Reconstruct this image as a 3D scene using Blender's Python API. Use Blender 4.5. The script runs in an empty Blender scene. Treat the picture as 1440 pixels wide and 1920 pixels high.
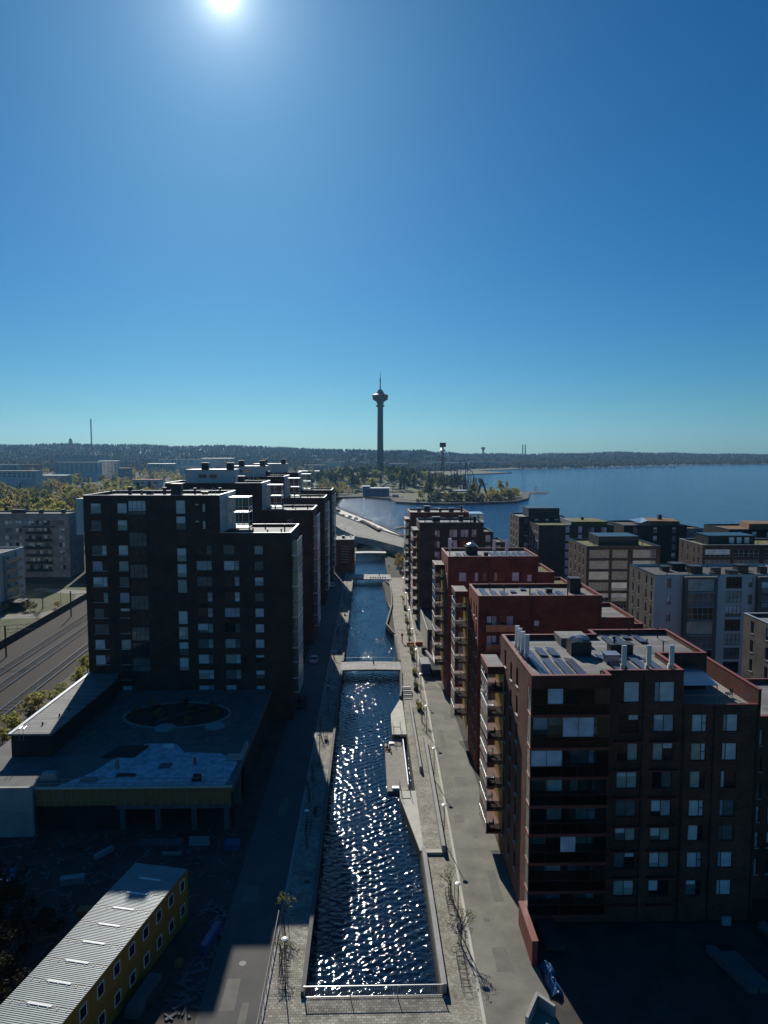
import bpy, math, random
import numpy as np
from mathutils import Vector, Matrix, geometry
R = math.radians
rnd = random.Random(7)
sc = bpy.context.scene

# ------------------------------------------------------------------ camera
F_PX, CAM_H = 1331.0, 50.0
cam_d = bpy.data.cameras.new('camera'); cam = bpy.data.objects.new('camera', cam_d)
sc.collection.objects.link(cam); sc.camera = cam
cam_d.sensor_fit = 'VERTICAL'; cam_d.sensor_height = 32.0; cam_d.lens = 32.0 * F_PX / 1920
cam_d.clip_start = 0.5; cam_d.clip_end = 30000
PITCH = math.atan(112 / F_PX); YAW = math.atan(30 / F_PX)
cam.location = (0, 0, CAM_H)
cam.rotation_euler = (math.pi / 2 - PITCH, 0, -YAW)

# ------------------------------------------------------------------ sky, sun, exposure
SUN_AZ, SUN_EL = R(-10.8), R(30.7)          # azimuth from +Y towards +X
w = bpy.data.worlds.new('World'); sc.world = w; w.use_nodes = True
nt = w.node_tree; bg = nt.nodes['Background']
sky = nt.nodes.new('ShaderNodeTexSky'); sky.sky_type = 'NISHITA'; sky.sun_disc = False
sky.sun_elevation = SUN_EL; sky.sun_rotation = SUN_AZ
sky.altitude = 100; sky.air_density = 1.0; sky.dust_density = 0.4; sky.ozone_density = 10.0
wb = nt.nodes.new('ShaderNodeMix'); wb.data_type = 'RGBA'; wb.blend_type = 'MULTIPLY'; wb.inputs[0].default_value = 1.0
wb.inputs[7].default_value = (.575, .905, .86, 1)      # the camera's cold white balance
hsv = nt.nodes.new('ShaderNodeHueSaturation'); hsv.inputs['Saturation'].default_value = 1.18
nt.links.new(sky.outputs[0], hsv.inputs['Color']); nt.links.new(hsv.outputs[0], wb.inputs[6]); bg.inputs[1].default_value = 0.066
to_sun = Vector((math.sin(SUN_AZ) * math.cos(SUN_EL), math.cos(SUN_AZ) * math.cos(SUN_EL), math.sin(SUN_EL)))
# circumsolar aureole: the sky brightens towards the sun
tcw = nt.nodes.new('ShaderNodeTexCoord'); dt = nt.nodes.new('ShaderNodeVectorMath'); dt.operation = 'DOT_PRODUCT'; dt.inputs[1].default_value = to_sun
nt.links.new(tcw.outputs['Generated'], dt.inputs[0]); prev = wb.outputs[2]
for pw, st, cl in ((60, .5, (.6, .8, 1.)), (400, 4., (.85, .95, 1.)), (2500, 9., (.95, 1., 1.)), (16000, 22., (1., .99, .97))):
    mx_ = nt.nodes.new('ShaderNodeMath'); mx_.operation = 'MAXIMUM'; mx_.inputs[1].default_value = 0; nt.links.new(dt.outputs['Value'], mx_.inputs[0])
    po = nt.nodes.new('ShaderNodeMath'); po.operation = 'POWER'; po.inputs[1].default_value = pw; nt.links.new(mx_.outputs[0], po.inputs[0])
    sc_ = nt.nodes.new('ShaderNodeVectorMath'); sc_.operation = 'SCALE'; sc_.inputs[0].default_value = tuple(c * st for c in cl); nt.links.new(po.outputs[0], sc_.inputs['Scale'])
    ad_ = nt.nodes.new('ShaderNodeVectorMath'); ad_.operation = 'ADD'; nt.links.new(prev, ad_.inputs[0]); nt.links.new(sc_.outputs[0], ad_.inputs[1]); prev = ad_.outputs[0]
nt.links.new(prev, bg.inputs[0])
sd = bpy.data.lights.new('sun', 'SUN'); sd.energy = 5.0; sd.angle = R(0.5); sd.color = (1.0, 0.95, 0.86)
so = bpy.data.objects.new('sun', sd); sc.collection.objects.link(so)
so.rotation_euler = to_sun.to_track_quat('Z', 'Y').to_euler(); so.location = to_sun * 300
sc.view_settings.view_transform = 'Standard'; sc.view_settings.look = 'None'
sc.view_settings.exposure = 0.0; sc.view_settings.gamma = 1.0
sc.cycles.max_bounces = 6; sc.cycles.transparent_max_bounces = 12; sc.cycles.volume_bounces = 0
sc.cycles.caustics_reflective = False; sc.cycles.caustics_refractive = False

# ------------------------------------------------------------------ helpers
col = sc.collection
def link(o): col.objects.link(o); return o
WORLD = {}                                   # world origin of each root / part
def tag(o, label=None, cat=None, group=None, kind=None):
    if label: o['label'] = label
    if cat: o['category'] = cat
    if group: o['group'] = group
    if kind: o['kind'] = kind
    return o
def thing(name, label, cat, loc=(0, 0, 0), group=None, rz=0.0):
    o = link(bpy.data.objects.new(name, None)); o.location = loc; o.rotation_euler = (0, 0, rz); o.empty_display_size = .5
    WORLD[o.name] = Vector(loc)
    return tag(o, label, cat, group)
class MB:
    def __init__(s): s.v = []; s.f = []
    def quad(s, *p):
        n = len(s.v); s.v += [tuple(q) for q in p]; s.f.append(tuple(range(n, n + len(p)))); return s
    def box(s, x0, y0, z0, x1, y1, z1):
        n = len(s.v)
        s.v += [(x0, y0, z0), (x1, y0, z0), (x1, y1, z0), (x0, y1, z0), (x0, y0, z1), (x1, y0, z1), (x1, y1, z1), (x0, y1, z1)]
        s.f += [tuple(n + i for i in q) for q in ((3, 2, 1, 0), (4, 5, 6, 7), (0, 1, 5, 4), (1, 2, 6, 5), (2, 3, 7, 6), (3, 0, 4, 7))]
        return s
    def prism(s, poly, z0, z1, bottom=False):
        n = len(s.v); k = len(poly)
        s.v += [(p[0], p[1], z0 if len(p) < 3 else p[2] - (z1 - z0)) for p in poly] + [(p[0], p[1], z1 if len(p) < 3 else p[2]) for p in poly]
        for i in range(k):
            j = (i + 1) % k; s.f.append((n + i, n + j, n + k + j, n + k + i))
        s.f.append(tuple(n + k + i for i in range(k)))
        if bottom: s.f.append(tuple(n + i for i in reversed(range(k))))
        return s
    def tube(s, a, b, r0, r1=None, n=6, caps=True):
        a = Vector(a); b = Vector(b); r1 = r0 if r1 is None else r1
        d = (b - a)
        if d.length < 1e-6: return s
        d.normalize(); x = d.orthogonal().normalized(); y = d.cross(x); k = len(s.v)
        for c, r in ((a, r0), (b, r1)):
            for i in range(n):
                t = 2 * math.pi * i / n; s.v.append(tuple(c + (x * math.cos(t) + y * math.sin(t)) * r))
        for i in range(n):
            j = (i + 1) % n; s.f.append((k + i, k + j, k + n + j, k + n + i))
        if caps:
            s.f.append(tuple(k + i for i in reversed(range(n)))); s.f.append(tuple(k + n + i for i in range(n)))
        return s
    def lathe(s, cx, cy, prof, n=20):
        k = len(s.v)
        for r, z in prof:
            for i in range(n):
                t = 2 * math.pi * i / n; s.v.append((cx + r * math.cos(t), cy + r * math.sin(t), z))
        for m in range(len(prof) - 1):
            for i in range(n):
                j = (i + 1) % n; s.f.append((k + m * n + i, k + m * n + j, k + (m + 1) * n + j, k + (m + 1) * n + i))
        s.f.append(tuple(k + (len(prof) - 1) * n + i for i in range(n)))
        return s
    def mesh(s, name, m, off=(0, 0, 0), smooth=False):
        me = bpy.data.meshes.new(name)
        v = np.array(s.v, dtype=np.float64) - np.array(off)
        me.from_pydata([tuple(q) for q in v], [], s.f); me.materials.append(m)
        if smooth: me.polygons.foreach_set('use_smooth', [True] * len(me.polygons))
        me.update(); return me
    def part(s, name, m, parent, smooth=False):
        """mesh given in world coordinates -> child of parent"""
        if not s.f: return None
        off = WORLD[parent.name]
        o = link(bpy.data.objects.new(name, s.mesh(name, m, off, smooth))); o.parent = parent; WORLD[o.name] = off
        return o
    def top(s, name, m, kind=None, label=None, cat=None, group=None, smooth=False, loc=None):
        if loc is None:
            a = np.array(s.v); loc = (float(a[:, 0].mean()), float(a[:, 1].mean()), float(a[:, 2].min())) if kind is None else (0, 0, 0)
        o = link(bpy.data.objects.new(name, s.mesh(name, m, loc, smooth))); o.location = loc; WORLD[o.name] = Vector(loc)
        return tag(o, label, cat, group, kind)
def inst(name, me, parent, loc, rz=0.0, rx=0.0):
    """shared mesh; loc in world coordinates"""
    o = link(bpy.data.objects.new(name, me)); o.parent = parent
    o.location = Vector(loc) - WORLD[parent.name]; o.rotation_euler = (rx, 0, rz); WORLD[o.name] = Vector(loc)
    return o

# ------------------------------------------------------------------ materials
M = {}
def mat(name, c, rough=.8, var=.25, scale=.6, bump=0., bscale=8., metal=0., spec=.4, c2=None, detail=5.):
    m = bpy.data.materials.new(name); m.use_nodes = True; n = m.node_tree; b = n.nodes['Principled BSDF']
    b.inputs['Roughness'].default_value = rough; b.inputs['Metallic'].default_value = metal
    b.inputs['Specular IOR Level'].default_value = spec
    tc = n.nodes.new('ShaderNodeTexCoord')
    if var > 0:
        nz = n.nodes.new('ShaderNodeTexNoise'); nz.inputs['Scale'].default_value = scale; nz.inputs['Detail'].default_value = detail
        nz.inputs['Roughness'].default_value = .65
        n.links.new(tc.outputs['Object'], nz.inputs['Vector'])
        r = n.nodes.new('ShaderNodeValToRGB'); e = r.color_ramp.elements
        lo = tuple(x * (1 - var) for x in c); hi = tuple(min(1, x * (1 + var)) for x in c) if c2 is None else c2
        e[0].position = .3; e[1].position = .7; e[0].color = (*lo, 1); e[1].color = (*hi, 1)
        n.links.new(nz.outputs['Fac'], r.inputs['Fac']); n.links.new(r.outputs['Color'], b.inputs['Base Color'])
    else: b.inputs['Base Color'].default_value = (*c, 1)
    if bump > 0:
        bz = n.nodes.new('ShaderNodeTexNoise'); bz.inputs['Scale'].default_value = bscale; bz.inputs['Detail'].default_value = 3
        n.links.new(tc.outputs['Object'], bz.inputs['Vector'])
        bp = n.nodes.new('ShaderNodeBump'); bp.inputs['Strength'].default_value = bump; bp.inputs['Distance'].default_value = .05
        n.links.new(bz.outputs['Fac'], bp.inputs['Height']); n.links.new(bp.outputs[0], b.inputs['Normal'])
    M[name] = m; return m
def brickmat(name, c, var=.42, mortar=.75, w=.26, h=.075, rough=.85, vert=True, spec=.25):
    """brick or sett pattern; vert: on walls of any heading, else on the ground"""
    m = mat(name, c, rough, var, .35, spec=spec); n = m.node_tree; b = n.nodes['Principled BSDF']
    ramp = [q for q in n.nodes if q.type == 'VALTORGB'][0]
    tc = [q for q in n.nodes if q.type == 'TEX_COORD'][0]
    sep = n.nodes.new('ShaderNodeSeparateXYZ'); n.links.new(tc.outputs['Object'], sep.inputs[0])
    cmb = n.nodes.new('ShaderNodeCombineXYZ')
    if vert:
        ad = n.nodes.new('ShaderNodeMath'); ad.operation = 'ADD'
        n.links.new(sep.outputs[0], ad.inputs[0]); n.links.new(sep.outputs[1], ad.inputs[1])
        n.links.new(ad.outputs[0], cmb.inputs[0]); n.links.new(sep.outputs[2], cmb.inputs[1])
    else:
        n.links.new(sep.outputs[0], cmb.inputs[0]); n.links.new(sep.outputs[1], cmb.inputs[1])
    bt = n.nodes.new('ShaderNodeTexBrick'); bt.inputs['Scale'].default_value = 1
    bt.inputs['Brick Width'].default_value = w; bt.inputs['Row Height'].default_value = h
    bt.inputs['Mortar Size'].default_value = h * .08; bt.inputs['Bias'].default_value = 0
    bt.inputs['Color1'].default_value = (.7, .7, .7, 1); bt.inputs['Color2'].default_value = (1.3, 1.3, 1.3, 1)
    bt.inputs['Mortar'].default_value = (mortar, mortar, mortar, 1)
    n.links.new(cmb.outputs[0], bt.inputs['Vector'])
    mx = n.nodes.new('ShaderNodeMix'); mx.data_type = 'RGBA'; mx.blend_type = 'MULTIPLY'; mx.inputs[0].default_value = 1
    n.links.new(ramp.outputs[0], mx.inputs[6]); n.links.new(bt.outputs['Color'], mx.inputs[7])
    n.links.new(mx.outputs[2], b.inputs['Base Color'])
    bp = n.nodes.new('ShaderNodeBump'); bp.inputs['Strength'].default_value = .5; bp.inputs['Distance'].default_value = .02
    inv = n.nodes.new('ShaderNodeMath'); inv.operation = 'SUBTRACT'; inv.inputs[0].default_value = 1
    n.links.new(bt.outputs['Fac'], inv.inputs[1]); n.links.new(inv.outputs[0], bp.inputs['Height']); n.links.new(bp.outputs[0], b.inputs['Normal'])
    return m
brickmat('brick_dark', (.075, .036, .025)); brickmat('brick_red', (.27, .064, .034)); brickmat('brick_maroon', (.12, .036, .027))
brickmat('brick_umber', (.15, .064, .041)); brickmat('brick_grey', (.11, .095, .08)); brickmat('brick_black', (.02, .019, .02))
brickmat('brick_brown', (.085, .055, .042)); brickmat('brick_pale', (.3, .28, .26)); brickmat('brick_orange', (.16, .06, .03))
mat('plaster_white', (.66, .63, .58), .8, .08, .3); mat('plaster_grey', (.3, .31, .32), .8, .12, .3); mat('plaster_blue', (.17, .22, .25), .8, .1, .3)
mat('plaster_olive', (.13, .135, .115), .8, .12, .3)
brickmat('roof_felt', (.15, .15, .148), .25, .72, 7.0, 1.0, .75, False, .4); mat('roof_dark', (.045, .045, .048), .8, .25, .4); mat('roof_gravel', (.2, .195, .18), .9, .3, .3, .4, 30)
mat('sedum', (.13, .11, .03), .95, .45, .5, .6, 3, c2=(.16, .17, .04)); mat('sedum_rust', (.16, .085, .04), .95, .4, .5, .5, 3)
mat('metal_white', (.75, .75, .75), .35, .05, .5, metal=.3); mat('metal_grey', (.35, .36, .37), .35, .15, .8, metal=.8); mat('metal_dark', (.03, .03, .032), .45, .2, 1, metal=.3)
mat('metal_red', (.20, .045, .035), .5, .15, .6); mat('coping_dark', (.05, .05, .055), .3, .1, .6, metal=.6); mat('coping_white', (.6, .6, .6), .32, .06, .6, metal=.5)
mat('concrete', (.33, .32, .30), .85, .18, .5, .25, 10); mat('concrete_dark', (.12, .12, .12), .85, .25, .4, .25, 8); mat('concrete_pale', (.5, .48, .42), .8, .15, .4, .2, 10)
mat('asphalt', (.10, .10, .095), .9, .18, .25, .3, 30, c2=(.125, .12, .11)); mat('asphalt_old', (.205, .2, .17), .92, .35, .22, .4, 30, c2=(.28, .265, .22), detail=12)
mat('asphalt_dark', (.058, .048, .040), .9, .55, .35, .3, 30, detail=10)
mat('earth', (.03, .027, .022), .95, .4, .3, .6, 4); mat('soil_pale', (.085, .08, .055), .95, .4, .15, .5, 5); mat('ballast', (.018, .014, .011), .95, .5, 1.6, .8, 12, c2=(.052, .038, .03), detail=12)
mat('grass', (.05, .075, .018), .95, .4, .2, .5, 6, c2=(.11, .115, .04)); mat('city_ground', (.03, .033, .02), .95, .4, .02, c2=(.055, .055, .032))
mat('rail_steel', (.45, .44, .42), .22, .1, 2, metal=1.); mat('sleeper', (.13, .115, .10), .9, .3, 2)
mat('timber', (.27, .25, .22), .85, .2, 1.5); mat('timber_dark', (.06, .045, .035), .85, .3, 1.5); mat('ply', (.34, .14, .045), .7, .3, .8); mat('wood_yellow', (.62, .40, .10), .6, .12, 1)
mat('membrane', (.5, .46, .5), .7, .5, 1.1, c2=(.82, .78, .84), detail=12); mat('tarp_blue', (.02, .09, .22), .4, .2, 2); mat('plastic_red', (.5, .06, .03), .5, .1, 1); mat('plastic_yellow', (.55, .35, .02), .5, .1, 1)
mat('container_yellow', (.36, .17, .03), .55, .12, .8); mat('container_roof', (.25, .28, .28), .5, .14, .4, metal=.3)
mat('paint_white', (.75, .75, .73), .5, .06, 1); mat('paint_dark', (.02, .02, .025), .5, .1, 1); mat('car_white', (.6, .6, .6), .25, 0, spec=.6); mat('car_dark', (.02, .024, .028), .2, 0, spec=.6); mat('car_silver', (.3, .32, .33), .25, 0, metal=.6); mat('car_red', (.25, .03, .02), .3, 0)
mat('rubber', (.015, .015, .015), .9, 0); mat('bark', (.07, .055, .045), .95, .3, 3); mat('bark_pale', (.16, .14, .12), .95, .3, 3)
mat('skin', (.45, .28, .2), .6, 0); mat('cloth_dark', (.02, .02, .025), .9, .2, 4); mat('cloth_red', (.3, .04, .04), .9, .1, 4); mat('cloth_blue', (.05, .08, .16), .9, .1, 4); mat('hair', (.03, .02, .015), .8, 0)
mat('window_dark_frame', (.025, .025, .028), .5, 0); mat('window_white_frame', (.5, .5, .5), .5, 0); mat('window_red_frame', (.09, .03, .025), .5, 0)
mat('tower_concrete', (.085, .08, .075), .85, .15, .1); mat('tower_dark', (.025, .022, .022), .6, .1, .2)
mat('steel_blue', (.05, .09, .22), .4, .1, 1, metal=.2); mat('steel_red', (.16, .04, .04), .5, .1, 1); mat('stone_riprap', (.045, .042, .038), .95, .5, .8, .8, 3)
mat('flowers', (.3, .2, .12), .9, .6, 3)
def leafmat(name, c, c2):
    m = mat(name, c, .75, .35, .45, c2=c2, spec=.2); n = m.node_tree; b = n.nodes['Principled BSDF']
    tr = n.nodes.new('ShaderNodeBsdfTranslucent'); r = [q for q in n.nodes if q.type == 'VALTORGB'][0]
    n.links.new(r.outputs[0], tr.inputs[0]); mx = n.nodes.new('ShaderNodeMixShader'); mx.inputs[0].default_value = .6
    n.links.new(b.outputs[0], mx.inputs[1]); n.links.new(tr.outputs[0], mx.inputs[2]); n.links.new(mx.outputs[0], n.nodes['Material Output'].inputs[0])
leafmat('leaf_spring', (.26, .27, .06), (.46, .43, .12)); leafmat('leaf_ochre', (.25, .20, .065), (.42, .33, .13)); leafmat('leaf_green', (.08, .105, .03), (.17, .19, .06))
leafmat('needle', (.02, .034, .016), (.045, .065, .028)); leafmat('twig', (.10, .085, .055), (.18, .15, .095)); leafmat('needle_gold', (.10, .08, .015), (.2, .15, .03)); leafmat('leaf_dark', (.02, .022, .010), (.04, .04, .015))
def glassmat(name, c, rough=.05, spec=.8):
    m = mat(name, c, rough, .35, .5, spec=spec); return m
glassmat('pane_dark', (.012, .014, .018)); glassmat('pane_mid', (.17, .17, .165)); glassmat('pane_blind', (.8, .78, .76)); glassmat('pane_curtain', (.48, .48, .40)); glassmat('pane_sky_reflection', (.46, .48, .54))  # last, bluish pane: reflected sky painted into its base colour
def clearglass(name, tint, a=.25, rough=.03):
    m = bpy.data.materials.new(name); m.use_nodes = True; n = m.node_tree
    g = n.nodes.new('ShaderNodeBsdfGlossy'); g.inputs['Roughness'].default_value = rough
    t = n.nodes.new('ShaderNodeBsdfTransparent'); t.inputs[0].default_value = (*tint, 1)
    fr = n.nodes.new('ShaderNodeFresnel'); fr.inputs[0].default_value = 1.45
    ad = n.nodes.new('ShaderNodeMath'); ad.operation = 'ADD'; ad.use_clamp = True; ad.inputs[1].default_value = a
    n.links.new(fr.outputs[0], ad.inputs[0]); mx = n.nodes.new('ShaderNodeMixShader'); n.links.new(ad.outputs[0], mx.inputs[0])
    n.links.new(t.outputs[0], mx.inputs[1]); n.links.new(g.outputs[0], mx.inputs[2]); n.links.new(mx.outputs[0], n.nodes['Material Output'].inputs[0])
    M[name] = m
glassmat('pane_screen', (.55, .6, .68)); clearglass('glass_clear', (.8, .85, .85), .04); clearglass('glass_smoke', (.5, .53, .53), .0); clearglass('glass_milk', (.6, .65, .68), .3, .25)
# solar cells: dark blue with pale grid lines
m = mat('solar', (.028, .036, .07), .35, .2, .8, spec=.45); n = m.node_tree; b = n.nodes['Principled BSDF']
ramp = [q for q in n.nodes if q.type == 'VALTORGB'][0]; tc = [q for q in n.nodes if q.type == 'TEX_COORD'][0]
bt = n.nodes.new('ShaderNodeTexBrick'); bt.offset = 0; bt.inputs['Scale'].default_value = 1; bt.inputs['Brick Width'].default_value = .25; bt.inputs['Row Height'].default_value = .27; bt.inputs['Mortar Size'].default_value = .016
bt.inputs['Color1'].default_value = (0, 0, 0, 1); bt.inputs['Color2'].default_value = (0, 0, 0, 1); bt.inputs['Mortar'].default_value = (1, 1, 1, 1)
n.links.new(tc.outputs['Object'], bt.inputs['Vector']); mx = n.nodes.new('ShaderNodeMix'); mx.data_type = 'RGBA'
n.links.new(bt.outputs['Color'], mx.inputs[0]); n.links.new(ramp.outputs[0], mx.inputs[6]); mx.inputs[7].default_value = (.22, .24, .29, 1); n.links.new(mx.outputs[2], b.inputs['Base Color'])
brickmat('setts', (.36, .335, .275), .3, .4, .22, .16, .9, False); brickmat('pavers', (.32, .30, .25), .3, .5, .45, .3, .9, False); brickmat('pavers_dark', (.15, .135, .125), .3, .6, .45, .3, .9, False)
def water(name, c, scales, strength, rough, dist=.3):
    m = bpy.data.materials.new(name); m.use_nodes = True; n = m.node_tree; b = n.nodes['Principled BSDF']
    b.inputs['Base Color'].default_value = (*c, 1); b.inputs['Roughness'].default_value = rough; b.inputs['IOR'].default_value = 1.33; b.inputs['Specular IOR Level'].default_value = .5
    tc = n.nodes.new('ShaderNodeTexCoord'); prev = None
    for sx, sy, st in scales:
        mp = n.nodes.new('ShaderNodeMapping'); mp.inputs['Scale'].default_value = (sx, sy, 1); n.links.new(tc.outputs['Object'], mp.inputs[0])
        nz = n.nodes.new('ShaderNodeTexNoise'); nz.inputs['Scale'].default_value = 1; nz.inputs['Detail'].default_value = 3; n.links.new(mp.outputs[0], nz.inputs['Vector'])
        bp = n.nodes.new('ShaderNodeBump'); bp.inputs['Strength'].default_value = st * strength; bp.inputs['Distance'].default_value = dist / max(sx, sy)
        n.links.new(nz.outputs['Fac'], bp.inputs['Height'])
        if prev: n.links.new(prev.outputs[0], bp.inputs['Normal'])
        prev = bp
    n.links.new(prev.outputs[0], b.inputs['Normal']); M[name] = m
water('canal_water', (.004, .016, .04), [(2.6, 3.4, .8), (7., 9., .8)], .24, .06, .4)
water('lake_water', (.004, .04, .14), [(.13, .2, .9), (.6, .9, 1.)], 1., .09, .4)

# ------------------------------------------------------------------ the setting: land, lake, canal, streets
CANAL = [(-5.9, 61.5), (6.6, 61.5), (6.5, 85), (4.6, 98.5), (4.6, 101), (6.7, 102), (6.7, 121.5), (4.2, 122), (4.2, 132), (6.3, 140), (6.8, 146), (7.2, 165), (7.0, 190), (4.9, 200.5),
         (6.9, 212), (7.4, 226), (6.2, 243), (6.0, 262), (5.4, 270), (8.0, 276), (8.1, 400), (-5.9, 400)]
COAST = [(-9000, -400), (5000, -400), (5000, 260), (900, 270), (400, 285), (160, 305), (128, 330), (60, 345), (44, 378), (23, 412), (4, 506), (-28, 640), (-44, 700), (-46, 775), (-34, 792), (-4, 800),
         (26, 765), (30, 712), (48, 700), (80, 690), (120, 705), (150, 720), (172, 765), (200, 880), (192, 935), (165, 960), (150, 1100), (135, 1300), (150, 1500), (250, 1640), (357, 1755), (330, 1830), (300, 1950), (420, 2080), (520, 2300), (300, 2700), (-9000, 3000)]
def land(name, loops, z, m, depth=3.0, kind='structure'):
    mb = MB(); tri = geometry.tessellate_polygon([[Vector((*p, 0)) for p in l] for l in loops])
    flat = [p for l in loops for p in l]; mb.v = [(p[0], p[1], z) for p in flat]
    for t in tri:
        a, b, c = (Vector(flat[i]) for i in t)
        mb.f.append(tuple(t) if (b - a).cross(c - a) > 0 else tuple(reversed(t)))
    for l in loops:
        k = len(l)
        for i in range(k):
            p, q = l[i], l[(i + 1) % k]; mb.quad((*p, z), (*q, z), (*q, z - depth), (*p, z - depth))
    return mb.top(name, m, kind)
land('ground', [COAST, CANAL], 0.0, M['city_ground'], 3.2)
MB().quad((-9000, -400, -1.62), (9000, -400, -1.62), (9000, 9000, -1.62), (-9000, 9000, -1.62)).top('lake', M['lake_water'], 'structure')
# canal water: a finely rippled sheet
nx, ny = 120, 1700
X, Y = np.meshgrid(np.linspace(-6.2, 8.4, nx), 61.2 + (np.linspace(0, 1, ny) ** 1.35) * 340)
rs = np.random.RandomState(3); Z = np.zeros_like(X)
for k in range(44):
    lam = math.exp(rs.uniform(math.log(.32), math.log(1.45))); th = rs.normal(R(80), R(55)); ph = rs.uniform(0, 6.28)
    Z += .0086 * lam * np.sin((X * math.cos(th) + Y * math.sin(th)) * 6.283 / lam + ph + .6 * np.sin(X * .5 + Y * .23 + k))
Z *= .78 + .25 * np.sin(X * .45 + 1.4 * np.sin(Y * .13)) * np.sin(Y * .21) + .15 * np.sin(X * .9 - Y * .34 + 2 * np.sin(Y * .07))
Z = Z - 1.45
me = bpy.data.meshes.new('canal_water'); idx = np.arange(nx * ny).reshape(ny, nx)
q = np.stack([idx[:-1, :-1], idx[:-1, 1:], idx[1:, 1:], idx[1:, :-1]], -1).reshape(-1, 4)
me.vertices.add(nx * ny); me.vertices.foreach_set('co', np.stack([X, Y, Z], -1).ravel())
me.loops.add(q.size); me.loops.foreach_set('vertex_index', q.ravel()); me.polygons.add(len(q))
me.polygons.foreach_set('loop_start', np.arange(len(q)) * 4); me.polygons.foreach_set('loop_total', np.full(len(q), 4))
me.polygons.foreach_set('use_smooth', [True] * len(q)); me.update(); me.validate(); me.materials.append(M['canal_water'])
tag(link(bpy.data.objects.new('canal_water', me)), kind='structure')
def sheet(name, pts, z, m, kind='structure', h=.02):
    return MB().prism(pts, z - h, z).top(name, m, kind)
KX = lambda y: 10.0 + (y - 58) * .019            # kerb line between the right quay and its road
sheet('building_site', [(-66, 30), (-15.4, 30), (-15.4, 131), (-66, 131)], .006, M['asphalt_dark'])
sheet('street', [(-15.4, 20), (-9.6, 20), (-9.3, 330), (-14.9, 330)], .010, M['asphalt'])
sheet('quay_pavement', [(-9.3, 20), (-6.25, 20), (-6.25, 292), (-9.0, 292)], .115, M['pavers'], h=.12)
sheet('kerb', [(-9.6, 20), (-9.3, 20), (-9.0, 330), (-9.3, 330)], .13, M['concrete'], h=.14)
sheet('canal_head_pavement', [(-6.25, 20), (7.4, 20), (7.4, 61.3), (-6.25, 61.3)], .118, M['pavers'], h=.12)
sheet('cobbled_quay', [(7.4, 20), (KX(20), 20), (KX(190), 190), (KX(280), 280), (8.2, 280), (8.2, 240), (7.6, 226), (7.4, 190), (7.5, 165), (7.2, 140), (6.9, 132), (6.9, 85), (7.4, 61.3)], .12, M['setts'], h=.12)
sheet('road', [(KX(20) + .3, 20), (16.6, 20), (16.3, 300), (KX(280) + .3, 300)], .010, M['asphalt_old'])
sheet('kerb', [(KX(20), 20), (KX(20) + .3, 20), (KX(280) + .3, 280), (KX(280), 280)], .14, M['concrete_pale'], h=.15)
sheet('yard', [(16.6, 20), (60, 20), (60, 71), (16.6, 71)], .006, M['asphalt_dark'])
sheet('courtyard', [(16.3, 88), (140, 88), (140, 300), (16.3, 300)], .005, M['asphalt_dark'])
# railway
RX = lambda x, y: x - (y - 150) * .042
ba = [(RX(-67, y), y) for y in (60, 700)] ; bb = [(RX(-92, y), y) for y in (700, 60)]
sheet('railway_bed', ba + bb, .10, M['ballast'], h=.12)
for x in (-84.2, -82.1, -79.2, -77.1, -71.9, -69.9):
    mb = MB(); mb.prism([(RX(x, 60), 60), (RX(x, 60) + .12, 60), (RX(x, 700) + .12, 700), (RX(x, 700), 700)], .22, .42)
    tag(mb.top('rail', M['rail_steel'], None), 'straight steel rail of the railway, %s' % {-84.2: 'outer one of the far track', -82.1: 'inner one of the far track', -79.2: 'far one of the middle track', -77.1: 'near one of the middle track', -71.9: 'far one of the track by the shrubs', -69.9: 'closest to the yellow-green shrubs'}[x], 'rail', 'railway rails')
for xa in (-83.2, -78.2, -70.9):
    mb = MB()
    for k in range(260):
        y = 110 + k * .75; x = RX(xa, y); mb.box(x - 1.25, y, .09, x + 1.3, y + .25, .24)
    mb.top('sleepers', M['sleeper'], 'stuff')
sheet('verge', [(RX(-67, 60) , 60), (-60, 60), (-59, 300), (RX(-67, 300), 300)], .06, M['soil_pale'], h=.07)
sheet('service_road', [(-58.8, 60), (-53.5, 60), (-56.5, 104), (-56.6, 150), (-60, 150)], .03, M['asphalt_old'], h=.04)
sheet('path', [(-112, 212), (-98, 214), (-93, 232), (-100, 256), (-122, 262), (-122, 257), (-103, 250), (-98, 234), (-102, 220), (-116, 217)], .05, M['asphalt_old'], h=.06)
sheet('lawn', [(-150, 180), (-93.5, 190), (-95, 270), (-180, 270)], .03, M['grass'], h=.05)

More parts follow.
